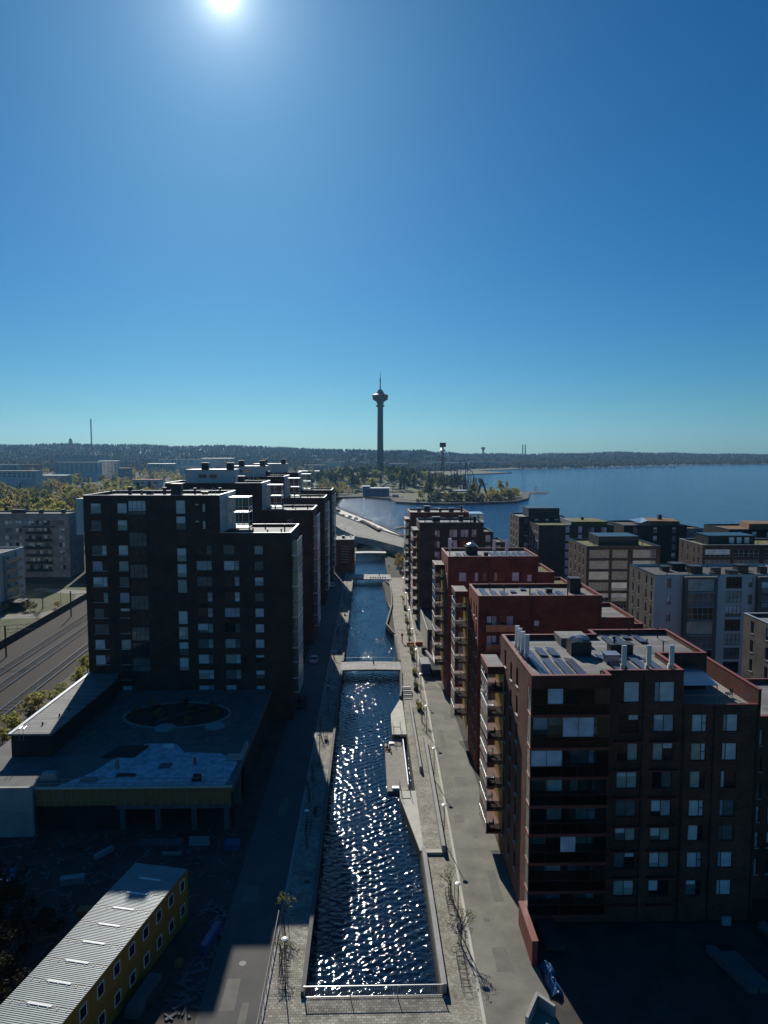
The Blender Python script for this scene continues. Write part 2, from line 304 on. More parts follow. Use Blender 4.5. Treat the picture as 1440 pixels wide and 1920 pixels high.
# ------------------------------------------------------------------ building kit
class B:
    """A building: root Empty plus one merged wall mesh; windows, balconies and roof pieces are children."""
    def __init__(s, name, label, loc, wall, frame='window_dark_frame', cat='building', group=None):
        s.root = thing(name, label, cat, loc, group); s.wall = MB(); s.wm = M[wall]; s.frame = frame; s.roof = MB(); s.cop = MB(); s.rnd = random.Random(label)
    def P(s, side, pos, a0, a1, u, d=0.):
        return {'F': (a0 + u, pos + d), 'L': (pos + d, a1 - u), 'R': (pos - d, a0 + u), 'B': (a1 - u, pos - d)}[side]
    def facade(s, side, pos, a0, a1, z0, z1, wins=(), dep=.2, mb=None):
        """wins: (u, z, w, h, style, tone)"""
        mb = mb or s.wall; W = a1 - a0
        wins = [q for q in wins if q[0] > .02 and q[0] + q[2] < W - .02 and q[1] > z0 and q[1] + q[3] < z1]
        us = sorted({0, W} | {round(v, 3) for q in wins for v in (q[0], q[0] + q[2])}); zs = sorted({z0, z1} | {round(v, 3) for q in wins for v in (q[1], q[1] + q[3])})
        for i in range(len(us) - 1):
            cu = (us[i] + us[i + 1]) / 2; run = None
            for j in range(len(zs)):
                hole = True
                if j < len(zs) - 1:
                    cz = (zs[j] + zs[j + 1]) / 2
                    hole = any(q[0] < cu < q[0] + q[2] and q[1] < cz < q[1] + q[3] for q in wins)
                if not hole and run is None: run = zs[j]
                if (hole or j == len(zs) - 1) and run is not None:
                    a = s.P(side, pos, a0, a1, us[i]); b = s.P(side, pos, a0, a1, us[i + 1]); mb.quad((*a, run), (*b, run), (*b, zs[j]), (*a, zs[j])); run = None
        for q in wins:
            u, z, w_, h = q[:4]; a, b = s.P(side, pos, a0, a1, u), s.P(side, pos, a0, a1, u + w_); c, d = s.P(side, pos, a0, a1, u, dep), s.P(side, pos, a0, a1, u + w_, dep)
            mb.quad((*a, z), (*c, z), (*c, z + h), (*a, z + h)); mb.quad((*d, z), (*b, z), (*b, z + h), (*d, z + h))
            mb.quad((*a, z), (*b, z), (*d, z), (*c, z)); mb.quad((*c, z + h), (*d, z + h), (*b, z + h), (*a, z + h))
            s.window(side, pos, a0, a1, u, z, w_, h, *q[4:], dep=dep)
    def window(s, side, pos, a0, a1, u, z, w_, h, style='s', tone=None, sill=None, dep=.2):
        p = s.P(side, pos, a0, a1, u, dep); rz = {'F': 0, 'L': -math.pi / 2, 'R': math.pi / 2, 'B': math.pi}[side]
        o = inst('window', frame_mesh(round(w_, 2), round(h, 2), style, s.frame), s.root, (*p, z), rz)
        for (px0, px1) in PANES.get(style, ((0, 1),)):
            t = tone if (tone and px1 - px0 > .5) else s.rnd.choice(TONES)
            g = link(bpy.data.objects.new('pane', pane_mesh(round(w_, 2), round(h, 2), px0, px1, t))); g.parent = o
            if px1 - px0 > .45 and s.rnd.random() < .3 and t != 'pane_blind':
                g = link(bpy.data.objects.new('blind', blind_mesh(round(w_, 2), round(h, 2), px0, px1, s.rnd.choice((.3, .5, .7))))); g.parent = o
        if sill:
            g = link(bpy.data.objects.new('sill', sill_mesh(round(w_, 2), dep, sill))); g.parent = o
    def block(s, x0, y0, x1, y1, z1, roof='roof_felt', coping='coping_dark', z0=0., ph=.5, fw=(), lw=(), rw=(), sides='FLRB', pw=.3):
        if 'F' in sides: s.facade('F', y0, x0, x1, z0, z1, fw)
        if 'L' in sides: s.facade('L', x0, y0, y1, z0, z1, lw)
        if 'R' in sides: s.facade('R', x1, y0, y1, z0, z1, rw)
        if 'B' in sides: s.facade('B', y1, x0, x1, z0, z1)
        s.flat_roof(x0, y0, x1, y1, z1, roof, coping, ph, pw)
    def flat_roof(s, x0, y0, x1, y1, z1, roof, coping, ph=.5, pw=.3, open_sides=''):
        r = MB().box(x0 + pw, y0 + pw, z1 - ph - .3, x1 - pw, y1 - pw, z1 - ph).part('roof', M[roof], s.root)
        i = s.wall; e = pw
        for (a, b, c, d) in ((x0 + e, y0 + e, x1 - e, y0 + e), (x1 - e, y0 + e, x1 - e, y1 - e), (x1 - e, y1 - e, x0 + e, y1 - e), (x0 + e, y1 - e, x0 + e, y0 + e)):
            i.quad((c, d, z1 - ph - .1), (a, b, z1 - ph - .1), (a, b, z1), (c, d, z1))
        c = MB(); o = .05
        c.box(x0 - o, y0 - o, z1, x1 + o, y0 + e + .02, z1 + .07); c.box(x0 - o, y1 - e - .02, z1, x1 + o, y1 + o, z1 + .07)
        c.box(x0 - o, y0 + e + .02, z1, x0 + e + .02, y1 - e - .02, z1 + .07); c.box(x1 - e - .02, y0 + e + .02, z1, x1 + o, y1 - e - .02, z1 + .07)
        c.part('coping', M[coping], s.root); s.last_roof = r; s.roof_z = z1 - ph
        return r
    def vent(s, x, y, z, w_=1., d=1., h=.8, m='metal_dark', cap=True, parent=None):
        mb = MB().box(x - w_ / 2, y - d / 2, z - .05, x + w_ / 2, y + d / 2, z + h)
        if cap: mb.box(x - w_ / 2 - .12, y - d / 2 - .12, z + h + .1, x + w_ / 2 + .12, y + d / 2 + .12, z + h + .2); mb.box(x - w_ / 3, y - d / 3, z + h, x + w_ / 3, y + d / 3, z + h + .1)
        return mb.part('vent', M[m], parent or s.root)
    def pipe(s, x, y, z, h=1., r=.1, m='metal_dark'):
        return MB().tube((x, y, z - .05), (x, y, z + h), r, n=8).tube((x, y, z + h), (x, y, z + h + .12), r * 1.7, r * 1.2, 8).part('vent_pipe', M[m], s.root)
    def downpipe(s, x, y, z0, z1, m='metal_dark'):
        return MB().box(x - .05, y - .1, z0, x + .05, y - .004, z1).part('downpipe', M[m], s.root)
    def done(s): s.wall.part('wall', s.wm, s.root); return s
TONES = ['pane_dark'] * 3 + ['pane_mid'] * 4 + ['pane_blind'] * 3 + ['pane_curtain'] * 3 + ['pane_sky_reflection'] * 2
PANES = {'s': ((0, 1),), 'd': ((0, .68), (.68, 1)), 'e': ((0, .25), (.25, 1)), 'v': ((0, .5), (.5, 1)), 'g': ((0, 1),), 'G': ((0, 1),)}
_fm, _pm, _sm = {}, {}, {}
def frame_mesh(w_, h, style, fm, t=.065):
    k = (w_, h, style, fm)
    if k not in _fm:
        mb = MB(); y0, y1 = -.06, .03
        mb.box(0, y0, 0, w_, y1, t); mb.box(0, y0, h - t, w_, y1, h); mb.box(0, y0, t, t, y1, h - t); mb.box(w_ - t, y0, t, w_, y1, h - t)
        fr = {'d': (.68,), 'e': (.25,), 'v': (.5,), 'g': (.25, .5, .75), 'G': (.2, .4, .6, .8)}.get(style, ())
        for f in fr: mb.box(w_ * f - t / 2, y0, t, w_ * f + t / 2, y1, h - t)
        if style == 'd': mb.box(w_ * .68 + t / 2, y0 + .005, h * .5 - t / 2, w_ - t, y1 - .005, h * .5 + t / 2)
        if style in 'gG': mb.box(t, y0 + .005, h * .42, w_ - t, y1 - .005, h * .42 + t)
        _fm[k] = mb.mesh('window', M[fm])
    return _fm[k]
def pane_mesh(w_, h, f0, f1, tone):
    k = (w_, h, f0, f1, tone)
    if k not in _pm: _pm[k] = MB().box(w_ * f0 + .03, -.01, .03, w_ * f1 - .03, .012, h - .03).mesh('pane', M[tone])
    return _pm[k]
def blind_mesh(w_, h, f0, f1, q):
    k = (w_, h, f0, f1, q, 'blind')
    if k not in _pm: _pm[k] = MB().box(w_ * f0 + .07, -.024, h * (1 - q), w_ * f1 - .06, -.014, h - .07).mesh('blind', M['pane_blind'])
    return _pm[k]
def sill_mesh(w_, dep, m):
    k = (w_, dep, m)
    if k not in _sm: _sm[k] = MB().box(-.04, -dep - .09, -.05, w_ + .04, -.02, .012).mesh('sill', M[m])
    return _sm[k]
_sp = MB().box(0, 0, 0, 1.0, 1.62, .035).mesh('solar_panel', M['solar'])
def solar_strip(b, x, y, n, z, tilt=-.13):
    """panels laid end to end along Y, tilted about Y"""
    for i in range(n):
        o = inst('solar_panel', _sp, b.root, (x, y + i * 1.66, z + .26)); o.rotation_euler = (0, -tilt, 0)

# ------------------------------------------------------------------ left row of dark brick blocks
def left_block(i, y0, label):
    b = B('apartment_block', label, (-33, y0 + 8, 0), 'brick_dark', group='dark brick blocks along the street')
    x0, xm, x1, y1, zt, zl = -51.6, -27.1, -14.2, y0 + 16.2, 42.2, 35.3
    C = lambda x: x0 + (x + 56.0) * .914
    rows = [32.3 - 2.92 * k for k in range(10)]
    fw, flw = [], []
    first = i == 0
    for zc in ([40.0, 36.9] + rows if first else [40.0]):
        z = zc - 1.0; k = rows.index(zc) if zc in rows else -1
        if k < 8 or first and zc > 33: fw.append((1.2, z, 2.7 if k >= 0 else 1.9, 1.8, 'd' if k >= 0 else 's', None, 'coping_white'))
        fw.append((6.0, z, 1.8, 1.8, 's', None, 'coping_white'))
    if first:
        for k, zc in enumerate([40.0 - 2.92 * q for q in range(11)]):
            fw.append((8.0, zc - 1.35, 3.2, 2.6, 'g', 'pane_dark' if k % 2 else 'pane_mid'))
            if k != 6: fw.append((16.6, zc - 1.2, 1.75, 2.5, 's', rnd.choice(['pane_curtain', 'pane_mid', 'pane_blind', 'pane_dark'])))
        for zc in (40.4, 37.3):
            fw.append((20.0, zc - .1, .8, .4, 's', 'pane_blind')); fw.append((21.4, zc - 1.3, .55, 1.6, 's', 'pane_blind'))
        for zc in rows: fw.append((20.1, zc - 1.0, 2.85, 1.8, 'd', None, 'coping_dark'))
    b.facade('F', y0, x0, xm, 0, zt, fw)
    lows = rows if first else rows[:9]
    for k, zc in enumerate(lows):
        z = zc - 1.0
        if first: flw.append((.6, z, 2.85, 1.8, 'd', None, 'coping_dark'))
        flw.append((6.2, z, 1.65, 1.65, 's', None, 'coping_dark'))
    b.facade('F', y0, xm, x1, 0, zl, flw)
    b.facade('L', x0, y0, y1, 0, zt); b.facade('B', y1, x0, xm, 0, zt); b.facade('B', y1, xm, x1, 0, zl)
    b.facade('R', x1, y0, y1, 0, zl, [(11.5, zc - 1.0, 1.6, 1.9, 's', 'pane_sky_reflection') for zc in rows])
    # dark spandrels between the paired windows
    b.flat_roof(x0, y0, xm, y1, zt, 'roof_felt', 'coping_white' , .55); r1 = b.last_roof
    b.flat_roof(xm, y0, x1, y1, zl, 'roof_felt', 'coping_white', .55)
    # white plastered side above the lower roof with its windows, and the white balcony cage
    wm = MB(); b.facade('R', xm + .06, y0 + .3, y1 - .3, zl, zt - .05, [(u, z, .55, 1.9, 's', 'pane_dark') for z in (36.1, 39.1) for u in (1.4, 3.2, 5.0)], mb=wm); wm.part('white_wall', M['plaster_white'], b.root)
    bx0, bx1, by0, by1 = xm + .1, xm + 4.2, y0 + 7.2, y0 + 11.5
    for z in (35.35, 38.3, 41.2):
        s = MB().box(bx0, by0, z, bx1, by1, z + .22).part('balcony_slab', M['metal_white'], b.root)
        if z < 41:
            p = MB()
            for x in (bx0 + .06, (bx0 + bx1) / 2, bx1 - .12):
                for y in (by0, by1 - .1): p.box(x, y, z + .22, x + .1, y + .1, z + 2.9)
            p.box(bx0, by0, z + 1.25, bx1, by0 + .08, z + 1.33); p.box(bx1 - .09, by0 + .1, z + 1.25, bx1 - .02, by1 - .1, z + 1.33)
            p.part('balcony_frame', M['metal_white'], b.root)
            MB().box(bx0 + .1, by0 + .03, z + .25, bx1 - .1, by0 + .05, z + 2.85).part('glass_panel', M['glass_clear'], b.root)
            MB().box(bx1 - .06, by0 + .1, z + .25, bx1 - .04, by1 - .1, z + 2.85).part('glass_panel', M['glass_clear'], b.root)
    # glazed white balconies projecting over the street, one bay per storey
    for k, zc in enumerate(rows):
        zz = zc - 1.5; off = .5 * (k % 2); ya, yb = y0 + 1.6 + off, y0 + 10.2 + off
        s = MB().box(x1, ya, zz, x1 + 1.15, yb, zz + .2).part('balcony', M['metal_white'], b.root)
        p = MB()
        for j in range(6):
            y = ya + (yb - ya - .1) * j / 5; p.box(x1 + 1.05, y, zz + .2, x1 + 1.13, y + .1, zz + 2.9)
        p.box(x1 + 1.04, ya, zz + 1.2, x1 + 1.14, yb, zz + 1.28)
        p.part('balcony_frame', M['metal_white'], s)
        MB().box(x1 + 1.08, ya + .1, zz + .22, x1 + 1.1, yb - .1, zz + 2.88).part('glass_panel', M['glass_milk'], s)
        MB().box(x1 + .05, ya + .04, zz + .22, x1 + 1.0, ya + .06, zz + 2.88).part('glass_panel', M['glass_milk'], s)
    for x, z in ((x0 + 5.0, zt), (x0 + 11.9, zt), (x0 + 19.2, zt), (xm - .4, zt), (xm + 5.0, zl), (x1 - .4, zl)): b.downpipe(x, y0, 0, z - .3)
    zr = zt - .55
    # ladder hoops and roof furniture
    for x, y in ((xm - 1.2, y0 + 1.2), (xm - 3.4, y0 + 1.6), (x0 + 2.2, y0 + 12)):
        h = MB()
        for k in range(8): a, c = math.pi * k / 8, math.pi * (k + 1) / 8; h.tube((x + .35 * math.cos(a), y, zt + .9 + .4 * math.sin(a)), (x + .35 * math.cos(c), y, zt + .9 + .4 * math.sin(c)), .04)
        h.tube((x - .35, y, zr), (x - .35, y, zt + .9), .04).tube((x + .35, y, zr), (x + .35, y, zt + .9), .04); h.part('ladder_hoop', M['metal_white'], b.root)
    if i == 0:
        st = b.vent(C(-38.3), y0 + 3.0, zr, 1.8, 1.8, 2.4)
        for x, y, s, h in ((-50, y0 + 9, .5, 1.5), (-46.5, y0 + 6, .4, 1.1), (-44.5, y0 + 5, 1.1, .9), (-42.4, y0 + 8, .5, 1.4), (-35.5, y0 + 6, .35, 1.4), (-33.2, y0 + 5, 1.0, .8), (-31, y0 + 9, .35, 1.3)): b.vent(C(x), y, zr, s, s, h)
        rl = MB()
        for k in range(14): rl.tube((x0 + 1 + 1.78 * k, y0 + 2.2, zr), (x0 + 1 + 1.78 * k, y0 + 2.2, zt + .7), .035)
        rl.tube((x0 + 1, y0 + 2.2, zt + .7), (x0 + 1 + 1.78 * 13, y0 + 2.2, zt + .7), .04); rl.part('roof_railing', M['metal_grey'], b.root)
        for x, y, h in ((-22, y0 + 12, .9), (-20.3, y0 + 4.2, .6), (-17.6, y0 + 5.2, .7), (-17.0, y0 + 6, 1.4), (-23.6, y0 + 6, .7), (-24.4, y0 + 6.4, .6)): b.pipe(C(x), y, zl - .55, h, .14)
        tb = MB().box(-26.2, y0 + 3.2, zl + .25, -24.2, y0 + 4.2, zl + .32).box(-26, y0 + 3.4, zl - .55, -25.9, y0 + 4, zl + .25).box(-24.5, y0 + 3.4, zl - .55, -24.4, y0 + 4, zl + .25); tb.part('terrace_table', M['timber_dark'], b.root)
        pn = MB(); pn.box(x0 - 1.5, y0 + .35, 35, x0 - .02, y0 + 3, 41.6); pn.part('white_side_bay', M['plaster_white'], b.root)
    else:
        # set-back white penthouse with vents
        px0, px1 = -48 + i * .9, -36.2 + i * 1.3
        MB().box(px0, y0 + 3, zr, px1, y0 + 12, zt + 3.2).part('penthouse', M['plaster_white'], b.root)
        MB().box(px0 - .1, y0 + 2.9, zt + 3.2, px1 + .1, y0 + 12.1, zt + 3.35).part('penthouse_roof', M['coping_dark'], b.root)
        for u in (3.4, 6.2): MB().box(px0 + u, y0 + 2.93, zt + 1.2, px0 + u + 1.9, y0 + 3.02, zt + 2.1).part('penthouse_window', M['pane_dark'], b.root)
        for x in (px0 + 4.5, px1 - 1.2): b.vent(x, y0 + 6, zt + 3.3, 1.7, 1.7, 1.6)
        b.vent(xm - 6, y0 + 5, zr, 1.6, 1.6, 2.0)
        for x, y, h in ((-22, y0 + 12, .9), (-20.3, y0 + 4.2, .6), (-17.0, y0 + 6, 1.4), (-24, y0 + 5, .9), (-26, y0 + 4, 1.2)): b.pipe(C(x), y, zl - .55, h, .16)
        MB().tube((xm - 2.2, y0 + 1, zr), (xm - 2.2, y0 + 1, zt + 5.5), .06).part('mast', M['metal_white'], b.root)
    return b.done()
for i, (y, lab) in enumerate(((129.5, 'nearest dark brick apartment block, stepped roof, large grid of windows facing the camera'), (181.5, 'second dark brick block along the street, partly hidden, white penthouse on roof'),
                              (230, 'third dark brick block back along the street with white penthouse'), (277, 'farthest dark brick block of the street row, beside the small brick house'))):
    left_block(i, y, lab)

# ------------------------------------------------------------------ right row
def rail_panel(mb, x0, y0, x1, y1, z, h=1.1, step=.14, r=.012):
    L = math.hypot(x1 - x0, y1 - y0); n = max(2, int(L / step))
    for k in range(n + 1):
        t = k / n; mb.tube((x0 + (x1 - x0) * t, y0 + (y1 - y0) * t, z), (x0 + (x1 - x0) * t, y0 + (y1 - y0) * t, z + h), r, n=4, caps=False)
    mb.tube((x0, y0, z + h), (x1, y1, z + h), .025, n=4); mb.tube((x0, y0, z + .1), (x1, y1, z + .1), .018, n=4)
def balcony_tower(b, x0, y0, x1, y1, zs, zt, coping='metal_red', inner='wood_yellow', slab='metal_red'):
    """stack of glazed balconies standing out from the canal facade (x1 is the wall)"""
    MB().box(x0, y0, zt - .9, x1, y1, zt).part('balcony_roof', M['brick_maroon'], b.root)
    MB().box(x0 - .06, y0 - .06, zt, x0 + .3, y1, zt + .07).box(x0 + .3, y0 - .06, zt, x1, y0 + .3, zt + .07).part('coping', M[coping], b.root)
    MB().box(x0 + .3, y0 + .3, zt - .2, x1, y1, zt + .02).part('balcony_roof_felt', M['roof_felt'], b.root)
    MB().box(x0, y1 - .04, 2.5, x1, y1, zt - .9).part('balcony_end_glazing', M['glass_clear'], b.root)
    MB().box(x1 - .06, y0 + .02, 2.5, x1 - .004, y1 - .2, zt - .9).part('balcony_back_wall', M[inner], b.root)
    for k, z in enumerate(zs):
        h = (zs[k - 1] - z if k else zt - .9 - z)
        s = MB().box(x0, y0, z - .22, x1 - .06, y1 - .2, z).part('balcony', M[slab], b.root)
        MB().box(x0 + .02, y0 + .1, z + .02, x0 + .05, y1 - .25, z + 1.1).part('glass_panel', M['glass_milk'], s)
        MB().box(x0 + .02, y0 + .1, z + 1.14, x0 + .04, y1 - .25, z + h - .25).part('glass_panel', M['glass_clear'], s)
        MB().box(x0 + .1, y0 + .02, z + .02, x1 - .1, y0 + .05, z + 1.1).part('glass_panel', M['glass_smoke'], s)
        f = MB().box(x0, y0, z, x0 + .07, y0 + .07, z + h - .22); f.box(x0, y0 + .02, z + 1.1, x0 + .05, y1 - .22, z + 1.14); f.part('balcony_frame', M['metal_white'], s)
        # things people keep out there
        cx, cy = x0 + .9, y0 + 1 + (k * 1.3) % 2.5
        f = MB().box(cx - .3, cy - .3, z + .4, cx + .3, cy + .3, z + .46).box(cx + .22, cy - .3, z + .46, cx + .3, cy + .3, z + .95)
        for dx in (-.28, .24):
            for dy in (-.28, .24): f.box(cx + dx, cy + dy, z, cx + dx + .04, cy + dy + .04, z + .4)
        f.part('balcony_chair', M[('timber', 'metal_white', 'timber_dark')[k % 3]], s)
# --- nearest red-brown building
ZR = [24.0, 20.8, 17.7, 14.7, 11.6, 8.9, 5.9, 2.8]; ZH = [2.2, 1.9, 1.9, 1.85, 1.8, 1.75, 1.75, 1.75]
b = B('apartment_block', 'nearest red-brown brick block on the right, solar panels and white antennas on its roof', (28, 80, 0), 'brick_umber', 'window_red_frame')
zt = 27.4
fa = []
for k, z in enumerate(ZR): fa += [(.6, z - .3, 3.3, ZH[k] + .3, 'v', None), (4.6, z - .3, 2.9, ZH[k] + .3, 'd', None)]
b.facade('F', 71.4, 16.5, 24.6, 0, zt - 1.2, fa)
fb = []
for k, z in enumerate(ZR):
    st = 'e' if k == 0 else 'v'
    fb += [(1.35, z, 2.2, ZH[k], st, 'pane_blind' if k == 0 else None, 'metal_red'), (5.1, z, 2.15, ZH[k], st, 'pane_blind' if k == 0 else None, 'metal_red')]
b.facade('F', 71.4, 24.7, 32.8, 0, zt, fb)
b.facade('F', 71.3, 32.8, 41.0, 0, 23.7, [q for k, z in enumerate(ZR[1:]) for q in ((1.0, z, 1.6, ZH[k + 1], 'd', 'pane_blind' if k in (3, 4, 5) else None, 'metal_red'), (4.3, z, 1.6, ZH[k + 1], 'e', 'pane_blind' if k == 5 else None, 'metal_red'))])
b.facade('L', 16.5, 71.4, 86.3, 0, zt, [(u, z + dz, 1.05, 2.1, 's', 'pane_dark', 'concrete_pale') for k, z in enumerate(ZR) for (u, dz) in ((2.4, .2), (5.9, -.3), (9.2, .1))])
b.facade('B', 86.3, 16.5, 28, 0, zt); b.facade('R', 41.0, 71.3, 88.5, 0, 23.7); b.facade('R', 38.2, 77.6, 88.5, 23, zt); b.facade('B', 88.5, 28, 41, 0, 23.7); b.facade('B', 88.5, 28, 38.2, 23.7, zt)
b.facade('F', 77.6, 32.8, 38.2, 23, zt, [(1, 23.9, 3.2, 2.2, 'v', 'pane_dark')]); b.facade('R', 32.8, 71.4, 77.6, 23, zt)
# roof: front field and back field, red copings with the notch
for (x0, y0, x1, y1) in ((16.8, 70.1, 24.4, 86.0), (24.4, 71.7, 32.5, 86.0), (28.3, 77.9, 37.9, 88.2)):
    pass
MB().prism([(16.8, 70.1), (24.4, 70.1), (24.4, 71.7), (32.5, 71.7), (32.5, 77.9), (37.9, 77.9), (37.9, 88.2), (28.3, 88.2), (28.3, 86.0), (16.8, 86.0)], 26.5, 26.9).part('roof', M['roof_felt'], b.root)
ring = [(16.5, 69.8), (24.7, 69.8), (24.7, 71.4), (32.8, 71.4), (32.8, 77.6), (38.2, 77.6), (38.2, 88.5), (28.0, 88.5), (28.0, 86.3), (16.5, 86.3)]
inn = [(16.9, 70.2), (24.3, 70.2), (24.3, 71.8), (32.4, 71.8), (32.4, 78.0), (37.8, 78.0), (37.8, 88.1), (28.4, 88.1), (28.4, 85.9), (16.9, 85.9)]
cp, iw = MB(), b.wall
for i in range(10):
    j = (i + 1) % 10; a, c, d, e = ring[i], ring[j], inn[j], inn[i]
    cp.quad((*a, zt + .08), (*c, zt + .08), (*d, zt + .08), (*e, zt + .08)); cp.quad((*a, zt - .1), (*c, zt - .1), (*c, zt + .08), (*a, zt + .08)); cp.quad((*d, zt - .12), (*e, zt - .12), (*e, zt + .08), (*d, zt + .08))
    iw.quad((*d, 26.7), (*e, 26.7), (*e, zt), (*d, zt))
cp.part('coping', M['metal_red'], b.root)
fas = MB().box(16.5, 69.8, 26.1, 24.7, 71.4, 26.75).box(16.5, 69.8, 26.75, 24.7, 70.15, 27.35).box(16.5, 70.15, 26.75, 16.85, 71.4, 27.35).box(24.4, 70.15, 26.75, 24.7, 71.4, 27.35); fas.part('balcony_roof', M['brick_maroon'], b.root)
zb = [23.4, 19.95, 16.85, 13.8, 10.75, 7.65, 4.55, 1.9]
for k, z in enumerate(zb):
    h = (26.1 if k == 0 else zb[k - 1] - .3) - z
    s = MB().box(16.45, 69.75, z - .3, 24.7, 71.38, z).part('balcony', M['metal_red'], b.root)
    n = 5
    for j in range(n):
        xa = 16.6 + j * 1.6; g1 = 'pane_screen' if (k, j) in ((1, 0), (1, 2), (1, 3), (2, 0), (2, 1), (0, 1), (5, 2)) else ('glass_clear' if (k + j) % 3 else 'glass_smoke')
        if (j + k * 2) % 5 != 2 or k > 3: MB().box(xa + .03, 69.86, z + 1.12, xa + 1.57, 69.88, z + h - .03).part('glass_panel', M[g1], s)
        MB().box(xa + .03, 69.8, z + .04, xa + 1.57, 69.83, z + 1.08).part('balustrade_panel', M['glass_smoke'], s)
    MB().box(16.52, 69.95, z + .04, 16.55, 71.35, z + h - .05).part('glass_panel', M['glass_milk'], s)
    f = MB().box(16.5, 69.8, z + 1.08, 24.68, 69.86, z + 1.12).box(16.5, 69.78, z, 16.6, 69.9, z + h).box(24.58, 69.78, z, 24.68, 69.9, z + h); f.part('balcony_frame', M['window_red_frame'], s)
    if k > 0:
        for j, (xa, xb) in enumerate(((25.6, 28.6), (29.4, 32.4))):
            s = MB().box(xa, 70.95, ZR[k] - 1.0, xb, 71.39, ZR[k] - .85).part('french_balcony', M['metal_red'], b.root)
            rr = MB(); rail_panel(rr, xa + .03, 70.98, xb - .03, 70.98, ZR[k] - .85, 1.1, .12, .01); rr.part('railing', M['metal_dark'], s)
balcony_tower(b, 14.5, 84.0, 16.5, 89.4, [21.0, 18.0, 15, 12, 9, 6, 3.1], 24.0)
# terrace on the lower wing
MB().box(33.1, 71.6, 22.9, 40.7, 77.6, 23.25).box(38.2, 77.6, 22.9, 40.7, 88.2, 23.25).part('terrace_floor', M['timber'], b.root)
MB().box(40.7, 71.3, 23.2, 41.0, 88.5, 25.3).part('terrace_screen', M['brick_maroon'], b.root); MB().box(40.66, 71.26, 25.3, 41.04, 88.5, 25.38).part('coping', M['metal_red'], b.root)
MB().box(32.8, 71.25, 23.7, 40.7, 71.6, 23.78).part('coping', M['metal_red'], b.root)
rr = MB(); rail_panel(rr, 33.0, 71.45, 40.6, 71.45, 23.78, 1.0, .15); rr.part('terrace_railing', M['metal_grey'], b.root)
MB().quad((33.0, 72.0, 25.6), (36.8, 72.0, 25.6), (36.8, 77.4, 26.3), (33.0, 77.4, 26.3)).quad((33.0, 72.0, 25.56), (33.0, 77.4, 26.26), (36.8, 77.4, 26.26), (36.8, 72.0, 25.56)).part('glass_canopy', M['glass_milk'], b.root)
for x in (33.1, 36.7): MB().tube((x, 72.1, 23.2), (x, 72.1, 25.6), .05).part('canopy_post', M['metal_grey'], b.root)
for k in range(7):
    x = 33.8 + k * .95 + rnd.uniform(-.1, .1); MB().lathe(x, 72.0, [(.22, 23.25), (.28, 23.6)], 8).part('flower_pot', M['metal_red'], b.root)
for (x, y) in ((37.5, 79), (39.4, 80.5), (39.4, 83.5), (39.5, 75)):
    MB().box(x - .3, y - .3, 23.65, x + .3, y + .3, 23.7).box(x + .25, y - .3, 23.7, x + .3, y + .3, 24.2).box(x - .28, y - .28, 23.24, x - .22, y - .22, 23.65).box(x + .22, y + .22, 23.24, x + .28, y + .28, 23.65).box(x - .28, y + .22, 23.24, x - .22, y + .28, 23.65).box(x + .22, y - .28, 23.24, x + .28, y - .22, 23.65).part('terrace_chair', M['metal_dark'], b.root)
for x, z in ((24.85, 27.2), (28.6, 27.2), (32.95, 23.6), (36.1, 23.6), (40.7, 23.6)): b.downpipe(x, 71.38 if x < 32.8 else 71.28, 0, z)
zr = 26.9
for k in range(4): solar_strip(b, 17.9 + k * 1.28, 70.5, 4 if k else 6, zr)
for k in range(2): solar_strip(b, 19.4 + k * 1.35, 78.2, 2, zr)
for k in range(4): solar_strip(b, 26.2 + k * 1.4, 72.1, 3 if k else 2, zr)
for k in range(4): solar_strip(b, 28.9 + k * 1.35, 83.6 if k != 2 else 85.3, 2 if k != 2 else 1, zr)
solar_strip(b, 25.6, 76.8, 1, zr)
v = b.vent(24.2, 79.5, zr, 2.3, 2.0, 1.6, cap=False); MB().lathe(24.2, 79.5, [(1.25, zr + 1.6), (1.2, zr + 1.85), (.8, zr + 2.1), (.1, zr + 2.2)], 4).part('skylight_dome', M['glass_milk'], b.root)
MB().box(23.0, 82.6, zr, 26.4, 85.9, zr + 1.0).part('roof_housing', M['roof_felt'], b.root)
v = b.vent(29.0, 79.6, zr, 2.6, 1.3, 1.0); v = b.vent(26.7, 76.0, zr, 1.4, 1.4, .9, 'metal_grey'); b.pipe(28.4, 79.8, zr + 1, .8, .12)
for x, y, h in ((32.6, 80.8, 1.2), (34.0, 79.5, 1.3), (24.0, 71.2, .5), (36, 86, 1.2), (33, 87.5, 1.4)): b.pipe(x, y, zr, h, .07)
for (x, y) in ((17.25, 80.6), (17.3, 79.4), (17.35, 78.0), (17.5, 76.6), (26.6, 71.95), (29.2, 71.95), (31.6, 71.95)):
    a = MB().tube((x, y, zr - .02), (x, y, zr + 3.0), .05).part('antenna_mast', M['metal_grey'], b.root)
    MB().box(x - .24, y - .3, zr + 1.0, x + .24, y - .1, zr + 3.1).part('antenna_panel', M['metal_white'], a)
    MB().box(x - .2, y + .08, zr + .4, x + .22, y + .3, zr + 1.0).part('radio_unit', M['metal_white'], a)
MB().box(15.9, 65.0, 0, 16.45, 71.2, 2.5).box(15.85, 64.95, 2.5, 16.5, 71.2, 2.62).part('ramp_wall', M['metal_red'], b.root)
MB().box(17.6, 66.0, 0.9, 19.4, 71.3, 1.2).part('entrance_canopy', M['roof_dark'], b.root)
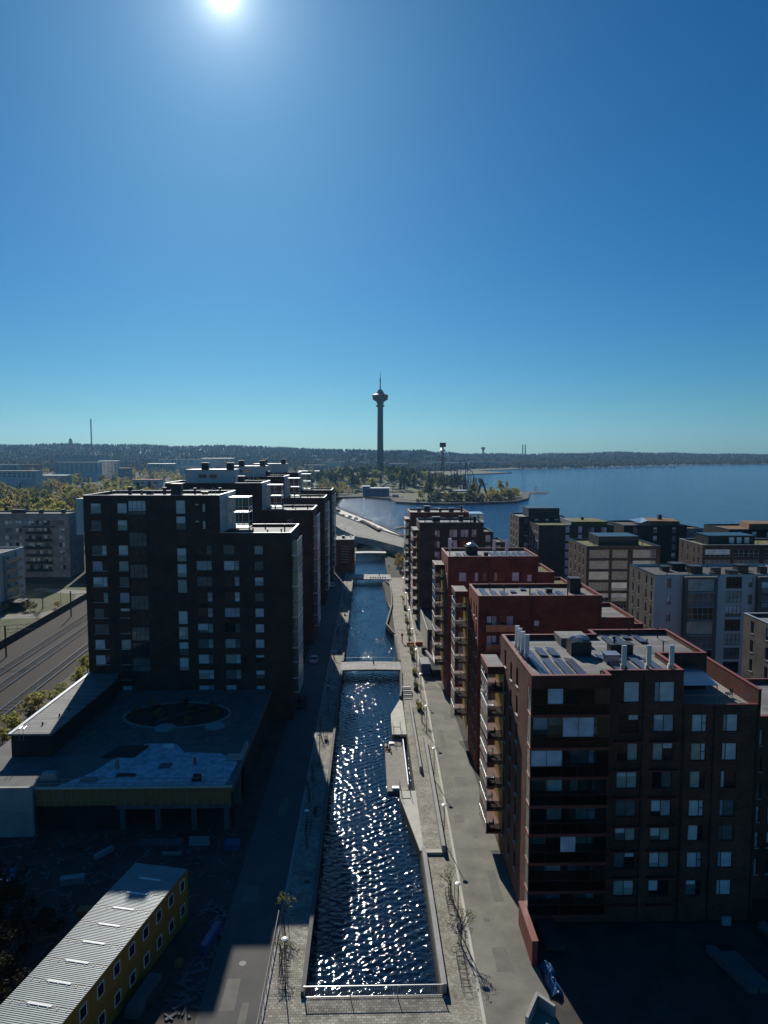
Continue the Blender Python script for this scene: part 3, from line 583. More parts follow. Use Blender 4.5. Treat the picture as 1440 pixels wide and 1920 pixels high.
b.facade('F', 75.0, 41.05, 52, 0, 21.0, [(u, z, 2.0, 1.8, 'v', None, 'concrete_pale') for z in ZR[2:] for u in (.5, 3.4)]); b.facade('L', 41.03, 75, 88, 0, 21); b.flat_roof(41.1, 75, 52, 88, 21.0, 'roof_felt', 'metal_red')
b.done()

def red_block(label, x0, y0, x1, y1, zt, tower, wall, wins, extra=None, lwin=True, coping='metal_red', zs=None, inner='wood_yellow'):
    b = B('apartment_block', label, ((x0 + x1) / 2, (y0 + y1) / 2, 0), wall, 'window_red_frame')
    n = int((zt - 2) / 3.05); zf = [zt - 3.9 - 3.05 * k for k in range(n)]
    lw = [(u, z, .95, 2.1, 's', 'pane_dark', 'concrete_pale') for z in zf for u in ((y1 - y0) * .2, (y1 - y0) * .52, (y1 - y0) * .76)] if lwin else []
    b.block(x0, y0, x1, y1, zt, 'roof_felt', coping, fw=wins, lw=lw)
    if tower: balcony_tower(b, tower[0], tower[1], x0, tower[2], [tower[3] - 3.05 * (k + 1) for k in range(int((tower[3] - 3) / 3.05))], tower[3], coping, inner)
    for x in (x0 + 8.2, x1 - .5): b.downpipe(x, y0, 0, zt - .3)
    if extra: extra(b)
    return b
# --- second red block
def ex2(b):
    zr = b.roof_z
    for k in range(3): solar_strip(b, 18.0 + k * 1.5, 108.2 + (k == 2) * 1.2, 4 - k, zr)
    for k in range(4): solar_strip(b, 25.6 + k * 1.45, 107.8, 3 if k % 2 else 2, zr)
    for (x, y) in ((22.8, 111.5), (24.8, 113.5)): solar_strip(b, x, y, 1, zr)
    b.vent(33.2, 112.5, zr, 1.7, 1.7, 2.2); b.vent(28.9, 111.5, zr, .9, .9, .6)
    for x, y in ((22, 113), (25.5, 110), (31.5, 110), (20, 115)): b.pipe(x, y, zr, 1.0, .1)
    b.facade('F', 108, 36.05, 41.5, 0, 24.3, [(1.5, 18.3 - 3.05 * k, 1.8, 1.8, 'v', None) for k in range(5)]); b.facade('R', 41.5, 108, 119, 0, 24.3); b.facade('B', 119, 36, 41.5, 0, 24.3); b.flat_roof(36.05, 108, 41.5, 119, 24.3, 'roof_felt', 'metal_red')
    b.facade('F', 112, 41.55, 44.5, 0, 22.3, []); b.facade('R', 44.5, 112, 119, 0, 22.3); b.flat_roof(41.55, 112, 44.5, 119, 22.3, 'roof_felt', 'metal_red')
    # open loggias near the corner
    for k in range(8):
        z = 22.6 - 3.05 * k
        s = MB().box(17.9, 106.2, z - .2, 23.2, 107, z).part('balcony', M['metal_red'], b.root)
        for j in range(3): MB().box(18.0 + j * 1.74, 106.22, z + .03, 19.68 + j * 1.74, 106.25, z + 1.05).part('balustrade_panel', M['glass_milk'], s)
        MB().box(17.9, 106.2, z + 1.05, 23.2, 106.26, z + 1.1).part('handrail', M['metal_grey'], s)
w2 = []
for k in range(8):
    z = 22.7 - 3.05 * k
    w2 += [(1.3, z, 1.6, 2.2, 'v', None), (3.3, z, 2.2, 2.2, 'v', None)]
    if k: w2 += [(11.0, z, 1.1, 1.6, 's', 'pane_blind'), (12.8, z, 2.2, 1.6, 'v', 'pane_blind'), (16.2, z, 2.2, 1.6, 'v', 'pane_blind')]
    else: w2 += [(8.6, z - .3, .9, 1.8, 's', 'pane_dark')]
red_block('second red brick block on the right, big blank upper wall and solar panels', 16.9, 107, 36.0, 117, 28.0, (14.7, 118.2, 123.5, 26.5), 'brick_red', w2, ex2).done()
# --- third red block
def ex3(b):
    zr = b.roof_z
    for k in range(2): solar_strip(b, 18.4 + k * 1.5, 142.5, 4, zr)
    for k in range(2): solar_strip(b, 22.6 + k * 1.3, 142.6, 2, zr)
    for k in range(7): solar_strip(b, 25.6 + k * 1.25, 142.4 + .8 * (k % 2), 5, zr)
    b.vent(21.8, 148.5, zr, 2.4, 2.2, 1.6); MB().lathe(21.8, 148.5, [(1.2, zr + 1.8), (1.0, zr + 2.2), (.2, zr + 2.5)], 8).part('skylight_dome', M['glass_milk'], b.root)
    for x, y in ((16.9, 146), (17.2, 147.5), (26, 145), (28.4, 144)): MB().tube((x, y, zr), (x, y, zr + 3.4), .06).box(x - .3, y - .2, zr + 1.4, x + .3, y, zr + 3.6).part('antenna_panel', M['metal_white'], b.root)
    b.vent(24.2, 144, zr, .8, .8, .9)
    # sloping green terrace wing
    for k, (xa, xb, z) in enumerate(((34.45, 38.0, 25.6), (38.05, 42.5, 22.5))):
        b.facade('F', 142.5, xa, xb, 0, z, [(.9, z - 6 - 3.05 * j, 1.7, 1.6, 'v', None) for j in range(3)]); b.facade('R', xb, 142.5, 154, 0, z); b.facade('B', 154, xa, xb, 0, z)
        b.flat_roof(xa, 142.5, xb, 154, z, 'sedum', 'metal_red')
w3 = []
for k in range(8):
    z = 23.9 - 3.05 * k
    w3 += [(2.2, z, 1.6, 1.9, 's', 'pane_blind'), (5.4, z, .8, 1.9, 's', 'pane_blind'), (7.0, z, .9, 1.9, 's', 'pane_mid'), (9.4, z, 2.3, 1.9, 'e', None), (13.0, z, 2.2, 1.9, 'd', 'pane_blind'), (16.1, z - .1, 1.0, 1.5, 's', None)]
red_block('third red brick block on the right, wide row of pale top windows under solar panels', 16.1, 141.5, 34.4, 154.3, 29.0, (14.1, 148, 154.3, 26.3), 'brick_red', w3, ex3, inner='wood_yellow').done()
# --- brown tower by the water and the red one behind it
def ex4(b):
    zr = b.roof_z
    for k in range(9): solar_strip(b, 16.6 + k * 1.7, 202.4 + (k % 3), 3, zr)
    b.vent(20, 208, zr, 2.2, 1.8, 1.4); b.vent(27.5, 209, zr, 1.2, 1.2, 1.5); b.vent(31, 205, zr, .9, .9, 1.8)
    for x, y in ((16.5, 205), (24, 206), (29.5, 203), (32.5, 208)): b.pipe(x, y, zr, 2.2, .12)
    for k, (xa, xb, z) in enumerate(((33.05, 36.0, 27.2), (36.05, 39.5, 24.2))):
        b.facade('F', 202, xa, xb, 0, z, [(.7, z - 2.9 - 3.05 * j, 1.5, 2.0, 'v', None) for j in range(5)]); b.facade('R', xb, 202, 213, 0, z); b.flat_roof(xa, 202, xb, 213, z, 'roof_dark', 'coping_dark')
w4 = []
for k in range(8):
    z = 26.0 - 3.05 * k
    w4 += [(4.4, z - .2, 1.5, 2.0, 'v', 'pane_mid' if k < 2 else 'pane_dark'), (8.6, z - .2, 2.3, 2.2, 'v', None), (11.8, z - .2, 2.3, 2.2, 'v', None), (15.0, z - .2, 1.4, 2.2, 'v', None)]
bt4 = red_block('dark brown brick tower block right of the canal with balconies stacked on its corner', 14.6, 201, 33.0, 214, 30.0, (12.9, 203, 213.5, 27.6), 'brick_brown', w4, ex4, False, 'coping_dark', inner='wood_yellow'); bt4.done()
def ex5(b):
    zr = b.roof_z
    for x, y, s, h in ((17, 236, 1.2, 1.4), (20, 240, 2, 1.8), (24, 235, .8, 1.4), (28, 238, 1.6, 1.2), (31, 234, .7, 2.2)): b.vent(x, y, zr, s, s, h)
    for k in range(6): solar_strip(b, 17 + k * 1.9, 233, 2, zr)
    MB().box(33, 232, zr, 38, 240, 27.0).part('penthouse', M['glass_milk'], b.root)
red_block('reddish brick block just behind the dark brown tower, by the lake', 13.8, 231, 33.0, 246, 30.4, (12.3, 233, 243, 28), 'brick_red', [(u, 27.0 - 3.05 * k, 1.6, 1.8, 's', None) for k in range(2) for u in (2, 6, 10, 14)], ex5, False).done()

# ------------------------------------------------------------------ blocks towards the lake on the right
def plain_block(label, x0, y0, x1, y1, zt, wall, roof, coping, fw, lw=(), extra=None, frame='window_white_frame'):
    b = B('apartment_block', label, ((x0 + x1) / 2, (y0 + y1) / 2, 0), wall, frame); b.block(x0, y0, x1, y1, zt, roof, coping, fw=fw, lw=lw)
    if extra: extra(b)
    return b.done()
def rows_(us, zt, n, w_, h, st='s', tone=None, sill=None, dz=3.05, top=2.7): return [(u, zt - top - dz * k, w_, h, st, tone, sill) for k in range(n) for u in us]
# grey and white block
def exG1(b):
    zr = b.roof_z
    for x, y, s, h in ((66, 155, 1.6, .9), (69.5, 157, 3, 1.3), (71.5, 152.5, 2.6, 1.4), (75.5, 151, 1.6, 1.2), (78.5, 150, 2.0, .8), (82, 153, 2.4, 1.5), (86, 151.5, 1.5, 1.3), (84, 156, 1.2, 1.0), (73.5, 148.5, .9, .5)): b.vent(x, y, zr, s, s * .9, h)
    for x, y in ((64, 149), (68, 147.5), (74, 146.5), (79, 147.2), (81, 149), (66, 158), (77, 158)): b.pipe(x, y, zr, .9, .08)
    # bays on the front: grey frame with glazing, white stair tower, grey balconies
    for (xa, xb, m, st, wn) in ((66.3, 73.2, 'plaster_olive', 'g', 5.6), (81.9, 92, 'plaster_olive', 'v', 5.0)):
        mb = MB(); b.facade('F', 145.2, xa, xb, 0, 24.0, [(.6, 21.0 - 3.05 * k, wn, 2.6 if st == 'g' else 1.9, 'G' if st == 'g' else 'g', ('pane_curtain', 'pane_mid', 'pane_dark')[k % 3]) for k in range(7)], mb=mb)
        b.facade('L', xa, 145.2, 146.5, 0, 24.0, mb=mb); b.facade('R', xb, 145.2, 146.5, 0, 24.0, mb=mb); mb.quad((xa, 145.2, 24), (xb, 145.2, 24), (xb, 146.6, 24), (xa, 146.6, 24)); mb.part('bay', M[m], b.root)
        for k in range(7):
            z = 21.0 - 3.05 * k; MB().box(xa + .6, 145.0, z - .42, xa + .6 + wn, 145.18, z + .5 if st == 'v' else z - .1).part('balcony_fascia', M['timber' if (st == 'v' and k == 0) else 'plaster_grey'], b.root)
gw = rows_((2.6,), 24.2, 6, .9, 2.0, 's', 'pane_mid', None, 3.6) + [(15.2, 21.3 - 3.05 * k, 3.4, 2.5, 'g', ('pane_dark', 'pane_curtain', 'pane_mid')[k % 3]) for k in range(7)] + rows_((20.0,), 24.2, 6, .9, 2.1, 's', 'pane_mid', None, 3.6)
bG1 = B('apartment_block', 'grey and white plastered block with dark flat roof and glazed bays at right', (75, 153, 0), 'plaster_white', 'window_dark_frame')
bG1.facade('F', 146.5, 60.4, 92, 0, 24.2, gw); bG1.facade('R', 92, 146.5, 161, 0, 24.2); bG1.facade('B', 161, 60.4, 92, 0, 24.2)
wm = MB(); bG1.frame = 'window_white_frame'; bG1.facade('L', 60.4, 146.5, 161, 0, 24.2, rows_((2.0, 5.4, 9.6, 12.4), 24.2, 7, .8, 2.0, 's', 'pane_dark', 'coping_white'), mb=wm); wm.part('brick_wall', M['brick_grey'], bG1.root)
bG1.flat_roof(60.4, 146.5, 92, 161, 24.2, 'roof_dark', 'coping_dark'); exG1(bG1); bG1.done()
# pale brown brick at the frame edge
plain_block('grey-brown brick block at the right edge with bright window sills', 60.9, 89, 84, 112, 24.0, 'brick_grey', 'roof_felt', 'coping_white', rows_((2, 6, 10), 24, 7, 1.6, 1.8), rows_((2.2, 6.5, 10.6, 14.6, 18.6), 24, 7, .9, 2.0, 's', 'pane_dark', 'coping_white'))
def pent(xa, ya, xb, yb, h, m, n=0):
    def f(b):
        z = b.roof_z; MB().box(xa, ya, z, xb, yb, z + h).part('penthouse', M[m], b.root); MB().box(xa - .1, ya - .1, z + h, xb + .1, yb + .1, z + h + .12).part('penthouse_roof', M['coping_dark'], b.root)
        for k in range(n): MB().box(xa + 6 + k * 2.2, ya - .3, z + .5, xa + 7.3 + k * 2.2, ya - .02, z + h - .4).part('air_unit', M['metal_white'], b.root)
        b.pipe(xa - 1, ya + 1, z, 1.2, .1); b.pipe(xb + 1.5, ya + 1, z, .8, .1)
    return f
plain_block('olive-roofed brown block with dark penthouse and large glazed balconies', 60.6, 194, 81.2, 211.6, 24.0, 'brick_brown', 'sedum', 'coping_dark',
            [(u, 20.7 - 3.05 * k, ww, 2.3, 'G', ('pane_dark', 'pane_dark', 'pane_mid', 'pane_dark', 'pane_curtain')[(k * 2 + j) % 5]) for k in range(7) for j, (u, ww) in enumerate(((.8, 5.6), (7.2, 4.4), (13, 6.4)))], rows_((2, 6.5, 11, 14.4), 24, 7, .9, 1.9, 's', 'pane_mid', 'concrete_pale'), pent(65.5, 199, 77, 208, 2.6, 'metal_dark'))
plain_block('dark block by the lake with pale narrow side and rooftop box', 57.5, 268, 75, 286, 25.5, 'brick_brown', 'roof_felt', 'coping_dark', rows_((2, 6, 10, 13.6), 25.5, 7, 1.5, 1.9, 's', None, None), rows_((3, 8, 13), 25.5, 7, 1.6, 2.2, 'v', 'pane_curtain', 'concrete_pale'), pent(62, 272, 74, 283, 3.4, 'metal_dark'))
plain_block('dark brown block with sloped green roof panels, columns of pale windows', 61, 251, 88, 268, 24.0, 'brick_brown', 'sedum', 'coping_dark', rows_((9.6, 14.2), 24, 7, 1.5, 2.3, 's', 'pane_blind') + rows_((18, 22.5), 24, 7, 2.0, 1.9, 'v'), rows_((2, 6, 10.5, 14), 24, 7, 1.9, 2.2, 'v', 'pane_curtain', 'concrete_pale'),
            lambda b: (MB().prism([(73, 252), (86, 252), (86, 266), (73, 266)], 23.4, 25.2).part('raised_roof', M['sedum'], b.root), MB().box(72.6, 251.8, 23.6, 73, 266.2, 25.5).part('coping', M['coping_white'], b.root), b.vent(79, 259, 25.1, .8, .8, 1.0)))
def exG6(b):
    z = b.roof_z; MB().prism([(101, 253), (112, 251.5), (114, 264), (104, 266)], z, z + 1.8).part('raised_roof', M['sedum_rust'], b.root); MB().box(107, 258, z + 1.8, 108.2, 259.2, z + 3.6).part('chimney', M['metal_dark'], b.root)
    MB().quad((98, 253, z + 1.0), (101, 253, z + 1.9), (104, 266, z + 1.9), (99, 266, z + 1.0)).part('glass_canopy', M['glass_milk'], b.root)
    rr = MB(); rail_panel(rr, 91.5, 250.3, 101, 250.3, 24.07, 1.0, .5, .03); rr.part('terrace_railing', M['metal_grey'], b.root)
    mb = MB(); b.facade('F', 252, 114.05, 121, 0, 22.6, rows_((2, 4.6), 22.6, 6, 1.2, 1.8), mb=mb); b.facade('L', 114.04, 252, 262, 21.9, 22.6, mb=mb); b.facade('R', 121, 252, 262, 0, 22.6, mb=mb); mb.part('side_wing', M['plaster_grey'], b.root); b.flat_roof(114.1, 252, 121, 262, 22.6, 'sedum_rust', 'coping_dark')
plain_block('nearly black block with rust-coloured raised roof and small chimney, lake behind', 91.3, 250, 114, 268, 24.0, 'brick_black', 'roof_dark', 'coping_dark', rows_((3.4, 10.6, 17.4), 24, 7, 1.4, 1.9, 's', 'pane_mid'), (), exG6)
bG7 = plain_block('blue-grey sided block with yellow-green roof and three white rooftop units', 94.0, 196, 122, 211, 24.0, 'brick_brown', 'sedum', 'coping_white', [(u, 20.6 - 3.05 * k, 7.2, 2.2, 'G', ('pane_dark', 'pane_mid', 'pane_dark')[k % 3]) for k in range(7) for u in (.8, 9, 17.5)], rows_((2, 5.5, 9.6, 12.4), 24, 7, .8, 2.0, 's', 'pane_dark', 'coping_white'), pent(97.5, 200, 111, 208, 2.6, 'metal_dark', 3))
MB().box(93.96, 196.3, .3, 93.99, 210.8, 23.3)
plain_block('dark block with rusty sloped roof at the right edge by the lake', 122, 236, 150, 254, 24.0, 'brick_black', 'sedum_rust', 'coping_dark', rows_((3, 8, 13, 18), 24, 7, 1.6, 1.9), (), lambda b: MB().prism([(131, 240), (146, 239), (147, 250), (134, 252)], b.roof_z, b.roof_z + 2.0).part('raised_roof', M['sedum_rust'], b.root))
# low garage between the red blocks, and its pale end wall
b = B('garage', 'low dark garage beside the road between the red blocks and the brown tower', (19, 183, 0), 'brick_black', cat='garage'); b.block(14.8, 172, 26, 198, 6.2, 'roof_dark', 'coping_dark'); MB().box(14.55, 172, 0, 14.75, 198, 6.4).part('end_wall', M['concrete_pale'], b.root)
MB().box(15.2, 171.8, .1, 18.6, 171.96, 3.6).part('garage_door', M['plaster_grey'], b.root); b.done()
# small brick house at the canal
b = B('brick_house', 'small orange-brown brick house with grey roof standing at the canal edge', (-9.5, 303, 0), 'brick_orange', 'window_dark_frame', cat='house')
b.block(-14.2, 295, -5.9, 311, 13.6, 'roof_felt', 'coping_dark', ph=.3)
for k in range(7): MB().box(-11.2, 294.9, 4 + k * 1.1, -8.2, 294.98, 4.25 + k * 1.1).part('louvre', M['concrete_pale'], b.root)
b.vent(-10.6, 303, 13.3, 1.2, 1.2, .9); b.vent(-7.5, 306, 13.3, .4, .4, .6, 'metal_grey'); MB().tube((-10, 309, 13.3), (-10, 309, 17.5), .08).part('flagpole', M['metal_white'], b.root); b.done()

# ------------------------------------------------------------------ canal furniture
def lofted(name, m, label, cat, pts, w_, h, z=.1, group=None):
    """wall along a polyline"""
    mb = MB()
    for (a, c) in zip(pts[:-1], pts[1:]):
        d = Vector((c[0] - a[0], c[1] - a[1])).normalized(); n_ = Vector((-d.y, d.x)) * w_ / 2
        mb.prism([(a[0] - n_.x, a[1] - n_.y), (c[0] - n_.x, c[1] - n_.y), (c[0] + n_.x, c[1] + n_.y), (a[0] + n_.x, a[1] + n_.y)], z, z + h)
    return mb.top(name, m, None, label, cat, group)
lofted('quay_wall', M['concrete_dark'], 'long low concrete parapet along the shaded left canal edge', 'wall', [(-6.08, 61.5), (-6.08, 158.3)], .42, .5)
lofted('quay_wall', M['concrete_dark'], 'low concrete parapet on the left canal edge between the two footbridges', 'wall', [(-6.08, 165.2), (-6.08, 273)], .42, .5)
lofted('quay_wall', M['concrete'], 'pale concrete parapet beside the canal near the end railing, right side', 'wall', [(6.95, 61.6), (6.85, 84.6)], .5, 1.0, 0)
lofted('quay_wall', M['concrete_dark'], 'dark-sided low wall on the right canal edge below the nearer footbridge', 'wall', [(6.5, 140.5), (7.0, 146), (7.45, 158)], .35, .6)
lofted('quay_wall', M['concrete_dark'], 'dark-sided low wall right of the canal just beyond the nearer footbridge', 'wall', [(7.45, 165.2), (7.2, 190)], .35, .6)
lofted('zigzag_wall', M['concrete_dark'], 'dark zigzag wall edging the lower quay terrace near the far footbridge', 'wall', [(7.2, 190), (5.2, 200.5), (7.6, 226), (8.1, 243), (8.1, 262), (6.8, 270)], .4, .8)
lofted('seat_wall', M['concrete'], 'long thin concrete seat wall on the cobbles, closest to the road', 'wall', [(9.35, 84.5), (9.75, 119)], .45, 1.05)
lofted('seat_wall', M['concrete'], 'long thin concrete wall on the cobbles beside the floating dock', 'wall', [(8.15, 107), (8.2, 136)], .35, 1.0)
MB().box(7.0, 84.2, .1, 9.3, 84.9, .45).top('step', M['concrete_pale'], None, 'single pale concrete step across the cobbled quay', 'step')
MB().prism([(6.45, 85.2), (6.95, 85.2), (6.95, 101), (4.6, 101), (4.6, 98.6)], -.1, .14).top('quay_ramp', M['concrete_pale'], 'structure')
MB().prism([(4.25, 122.1), (6.8, 122.1), (6.8, 139), (6.3, 139.8), (4.25, 131.8)], -.1, .14).top('quay_platform', M['concrete_pale'], 'structure')
MB().prism([(5.5, 200.5), (7.4, 226), (7.9, 243), (7.9, 262), (6.6, 269.5), (5.5, 269.5), (6.0, 262), (6.2, 243), (7.2, 226), (6.8, 212)], -.6, -.3).top('lower_terrace', M['concrete_pale'], 'structure')
t = thing('floating_dock', 'pale grey plank floating dock moored at the right canal side', 'dock', (4.4, 112, -1.4))
for k in range(36): MB().box(2.85, 103.2 + k * .49, -1.05, 5.95, 103.2 + k * .49 + .465, -.98).part('plank', M['timber'], t)
MB().box(2.8, 103.1, -1.6, 6.0, 121.0, -1.07).part('pontoon', M['concrete_dark'], t)
MB().box(5.97, 103.6, -1.07, 6.1, 120.6, -.1).part('edge_board', M['metal_white'], t)
for y in (103.6, 120.2): MB().box(3.6, y, -.98, 4.6, y + .7, -.7).part('dock_box', M['metal_white'], t)
def gangway(label, x0, x1, y0, y1, z0, z1):
    t = thing('gangway', label, 'gangway', ((x0 + x1) / 2, (y0 + y1) / 2, min(z0, z1)))
    MB().quad((x0, y0, z0), (x1, y0, z0), (x1, y1, z1), (x0, y1, z1)).quad((x0, y0, z0 - .12), (x0, y1, z1 - .12), (x1, y1, z1 - .12), (x1, y0, z0 - .12)).quad((x0, y0, z0 - .12), (x0, y0, z0), (x0, y1, z1), (x0, y1, z1 - .12)).quad((x1, y0, z0), (x1, y0, z0 - .12), (x1, y1, z1 - .12), (x1, y1, z1)).part('deck', M['timber'], t)
    for x in (x0 + .04, x1 - .04):
        mb = MB(); mb.tube((x, y0, z0 + 1), (x, y1, z1 + 1), .03)
        for k in range(5): f = k / 4; y = y0 + (y1 - y0) * f; z = z0 + (z1 - z0) * f; mb.tube((x, y, z), (x, y, z + 1), .025)
        mb.part('handrail', M['metal_dark'], t)
gangway('short gangway at the near end of the floating dock', 4.7, 6.1, 98.6, 104.2, .2, -.9)
gangway('short gangway at the far end of the floating dock', 4.4, 5.8, 119.6, 125.5, -.9, .2)
t = thing('stairs', 'short flight of dark steps with pale edges on the right quay', 'stairs', (8.0, 143, .1))
for k in range(7): st = MB().box(7.2, 140 + k * .75, .12, 8.9, 140.75 + k * .75, .12 + .14 * (k + 1)).part('tread', M['concrete_dark' if k % 2 else 'concrete_pale'], t)
# railing across the canal head
t = thing('railing', 'grey metal railing of thin upright bars across the near end of the canal', 'railing', (.3, 61.2, .1))
bar = MB().box(-.016, -.016, 0, .016, .016, 1.15).mesh('bar', M['metal_grey'])
for k in range(86): inst('bar', bar, t, (-5.85 + k * .148, 61.25, .12))
MB().box(-5.9, 61.22, 1.22, 6.85, 61.29, 1.28).part('top_rail', M['metal_grey'], t); MB().box(-5.9, 61.23, .22, 6.85, 61.28, .26).part('bottom_rail', M['metal_grey'], t)
for x in (-5.92, -1.7, 2.6, 6.8): MB().box(x - .04, 61.2, .1, x + .04, 61.3, 1.3).part('post', M['metal_grey'], t)
def footbridge(name, label, y0, y1, x0, x1, z, m):
    t = thing(name, label, 'bridge', ((x0 + x1) / 2, (y0 + y1) / 2, z - .6))
    prof = [(x0 + (x1 - x0) * k / 12, z + .13 * math.sin(math.pi * k / 12)) for k in range(13)]
    mb = MB()
    for (xa, za), (xb, zb_) in zip(prof[:-1], prof[1:]):
        mb.quad((xa, y0, za), (xb, y0, zb_), (xb, y1, zb_), (xa, y1, za)); mb.quad((xa, y0, za - .42), (xb, y0, zb_ - .42), (xb, y0, zb_), (xa, y0, za)); mb.quad((xb, y1, zb_ - .42), (xa, y1, za - .42), (xa, y1, za), (xb, y1, zb_)); mb.quad((xa, y1, za - .42), (xb, y1, zb_ - .42), (xb, y0, zb_ - .42), (xa, y0, za - .42))
    mb.part('deck', M[m], t)
    for y in (y0 + .06, y1 - .06):
        mb = MB()
        for (xa, za), (xb, zb_) in zip(prof[:-1], prof[1:]): mb.tube((xa, y, za + 1.0), (xb, y, zb_ + 1.0), .022, n=4); mb.tube((xa, y, za), (xa, y, za + 1.0), .018, n=4)
        mb.part('handrail', M['metal_grey'], t)
    return t
footbridge('footbridge', 'nearer pale concrete footbridge over the canal, a person crossing it', 158.6, 164.8, -6.3, 7.6, .45, 'concrete')
footbridge('footbridge', 'farther footbridge over the canal, just in front of the small brick house', 274.5, 285.5, -7.5, 9.0, .45, 'concrete')
for k in range(7):
    x = 1.0 + k * .95; p = MB().lathe(x, 274.9, [(.22, .75), (.32, 1.35)], 8).top('planter', M['metal_dark'], None, 'small dark planter in the row along the farther footbridge', 'planter', 'planters on the farther footbridge')
footbridge('footbridge', 'low arched footbridge under the concrete road bridge at the canal end', 337, 343, -6.2, 8.6, 1.9, 'concrete_pale')
# elevated road and its bridge over the canal
ROADN = [(-60, 470), (-21.5, 437), (-15.4, 407), (-6.3, 373.5), (2.7, 359.6), (18.1, 325), (40, 296)]
ROADF = [(62, 312), (44, 332), (20.6, 366), (3.1, 421), (-25.8, 526), (-60, 600)]
mb = MB(); poly = ROADN + ROADF
MB().prism(poly, 3.9, 5.0, True).top('elevated_road', M['asphalt_old'], 'structure')
mb = MB(); mb.prism([(-60, 470.5), (-21.2, 437.5), (-15.1, 407.5), (-6.6, 376.5), (-8.5, 400), (-24, 500), (-60, 596)], -.5, 3.88); mb.top('road_embankment', M['concrete'], 'structure')
mb = MB(); mb.prism([(8.4, 353), (18.3, 326), (40, 297.5), (60, 312), (43, 331), (20, 364), (10, 395)], -.5, 3.88); mb.top('road_embankment', M['concrete'], 'structure')
t = thing('road_bridge', 'grey concrete bridge girder carrying the road over the canal mouth', 'bridge', (1, 365, 2))
mb = MB()
for (p, q) in zip(ROADN[:-1], ROADN[1:]): mb.prism([(p[0], p[1] - .6), (q[0], q[1] - .6), (q[0], q[1]), (p[0], p[1])], 2.4, 5.75)
mb.part('girder', M['concrete'], t)
mb = MB()
for (p, q) in zip(ROADF[:-1], ROADF[1:]): mb.prism([(q[0], q[1] - .3), (p[0], p[1] - .3), (p[0], p[1]), (q[0], q[1])], 4.5, 5.7)
mb.part('parapet', M['concrete'], t)
for f in (.25, .5, .75):
    mb = MB()
    A = [(-19, 440), (-8, 400), (2, 385), (16, 350)]
    for (p, q) in zip(A[:-1], A[1:]):
        w0 = -8 + 22 * f - 6
        mb.prism([(p[0] + w0 * .25, p[1] + w0 + 8), (q[0] + w0 * .25, q[1] + w0 + 8), (q[0] + w0 * .25, q[1] + w0 + 8.25), (p[0] + w0 * .25, p[1] + w0 + 8.25)], 5.0, 5.008)
    mb.part('lane_marking', M['paint_white'], t)
MB().prism([(-5, 458), (5.5, 400), (7.2, 402), (-3, 460)], 5.0, 6.2).top('hedge', M['leaf_dark'], None, 'dark clipped hedge between the road and the lakeside promenade', 'hedge')
sheet('promenade', [(22.5, 411), (3.2, 505), (-28, 636), (-42, 690), (-60, 690), (-60, 603), (-25.5, 529), (3.4, 424), (16, 385)], .06, M['concrete_pale'], h=.06)
lofted('sea_wall', M['stone_riprap'], 'dark stone sea wall curving along the lakeside promenade', 'wall', [(23.5, 410), (4.2, 505), (-28, 640), (-44, 700)], 1.2, 1.0, -.4)
for k, (x, y, m_, h) in enumerate(((-20, 560, 'plastic_red', 1.0), (-14, 545, 'concrete_pale', 1.2), (-9, 530, 'car_white', 1.2), (-6, 505, 'metal_dark', 1.0), (0, 490, 'concrete_pale', .8), (4, 470, 'metal_dark', 1.1), (-25, 600, 'timber_dark', 1.3), (8, 455, 'timber', .8))):
    MB().prism([(x - 1.6, y - 3), (x + 1.2, y - 3.4), (x + 1.6, y + 3), (x - 1, y + 3.3)], .05, h).prism([(x - .9, y - 1.6), (x + .7, y - 1.6), (x + .7, y + 1.8), (x - .9, y + 1.8)], h, h + .5).top('bench_island', M[m_], None, ('red seating island on the lakeside promenade', 'pale seating island beside the red one on the promenade', 'white round kiosk island on the promenade', 'dark planting island in the middle of the promenade', 'low pale island left of the hedge on the promenade', 'dark island beside the hedge end on the promenade', 'brown timber island at the far promenade end', 'pale timber island at the near promenade end')[k], 'planter', 'promenade islands')
MB().prism([(18.5, 472), (30, 494), (29, 496), (17.8, 474.5)], -1.3, -.8).top('jetty', M['timber_dark'], None, 'narrow dark jetty in the lake beside the brown tower', 'jetty')

# lamp posts
def lamp(x, y, label, group, side=1, h=5.0):
    t = thing('street_lamp', label, 'street lamp', (x, y, .1), group)
    MB().tube((x, y, .1), (x, y, h), .06, .045, 8).part('pole', M['metal_dark'], t); MB().tube((x, y, .1), (x, y, .55), .1, .09, 8).part('base', M['metal_dark'], t)
    MB().lathe(x, y, [(.05, h - .05), (.3, h + .05), (.32, h + .12), (.1, h + .2)], 12).part('lamp_head', M['metal_white'], t)
ORD = ['nearest', 'second', 'third', 'fourth', 'fifth', 'sixth', 'seventh', 'eighth', 'ninth', 'tenth']
for k, y in enumerate((70.5, 87.1, 104.6, 122.7, 141, 159, 178, 200, 225, 252)): lamp(9.35 + (y - 70) * .019, y, '%s slim street lamp from the camera on the sunlit right quay' % ORD[k], 'lamps on the right quay')
for k, y in enumerate((62.4, 86, 110, 134, 158, 182, 206, 232, 258)): lamp(-7.8, y, '%s slim street lamp from the camera on the shaded left quay' % ORD[k], 'lamps on the left quay')
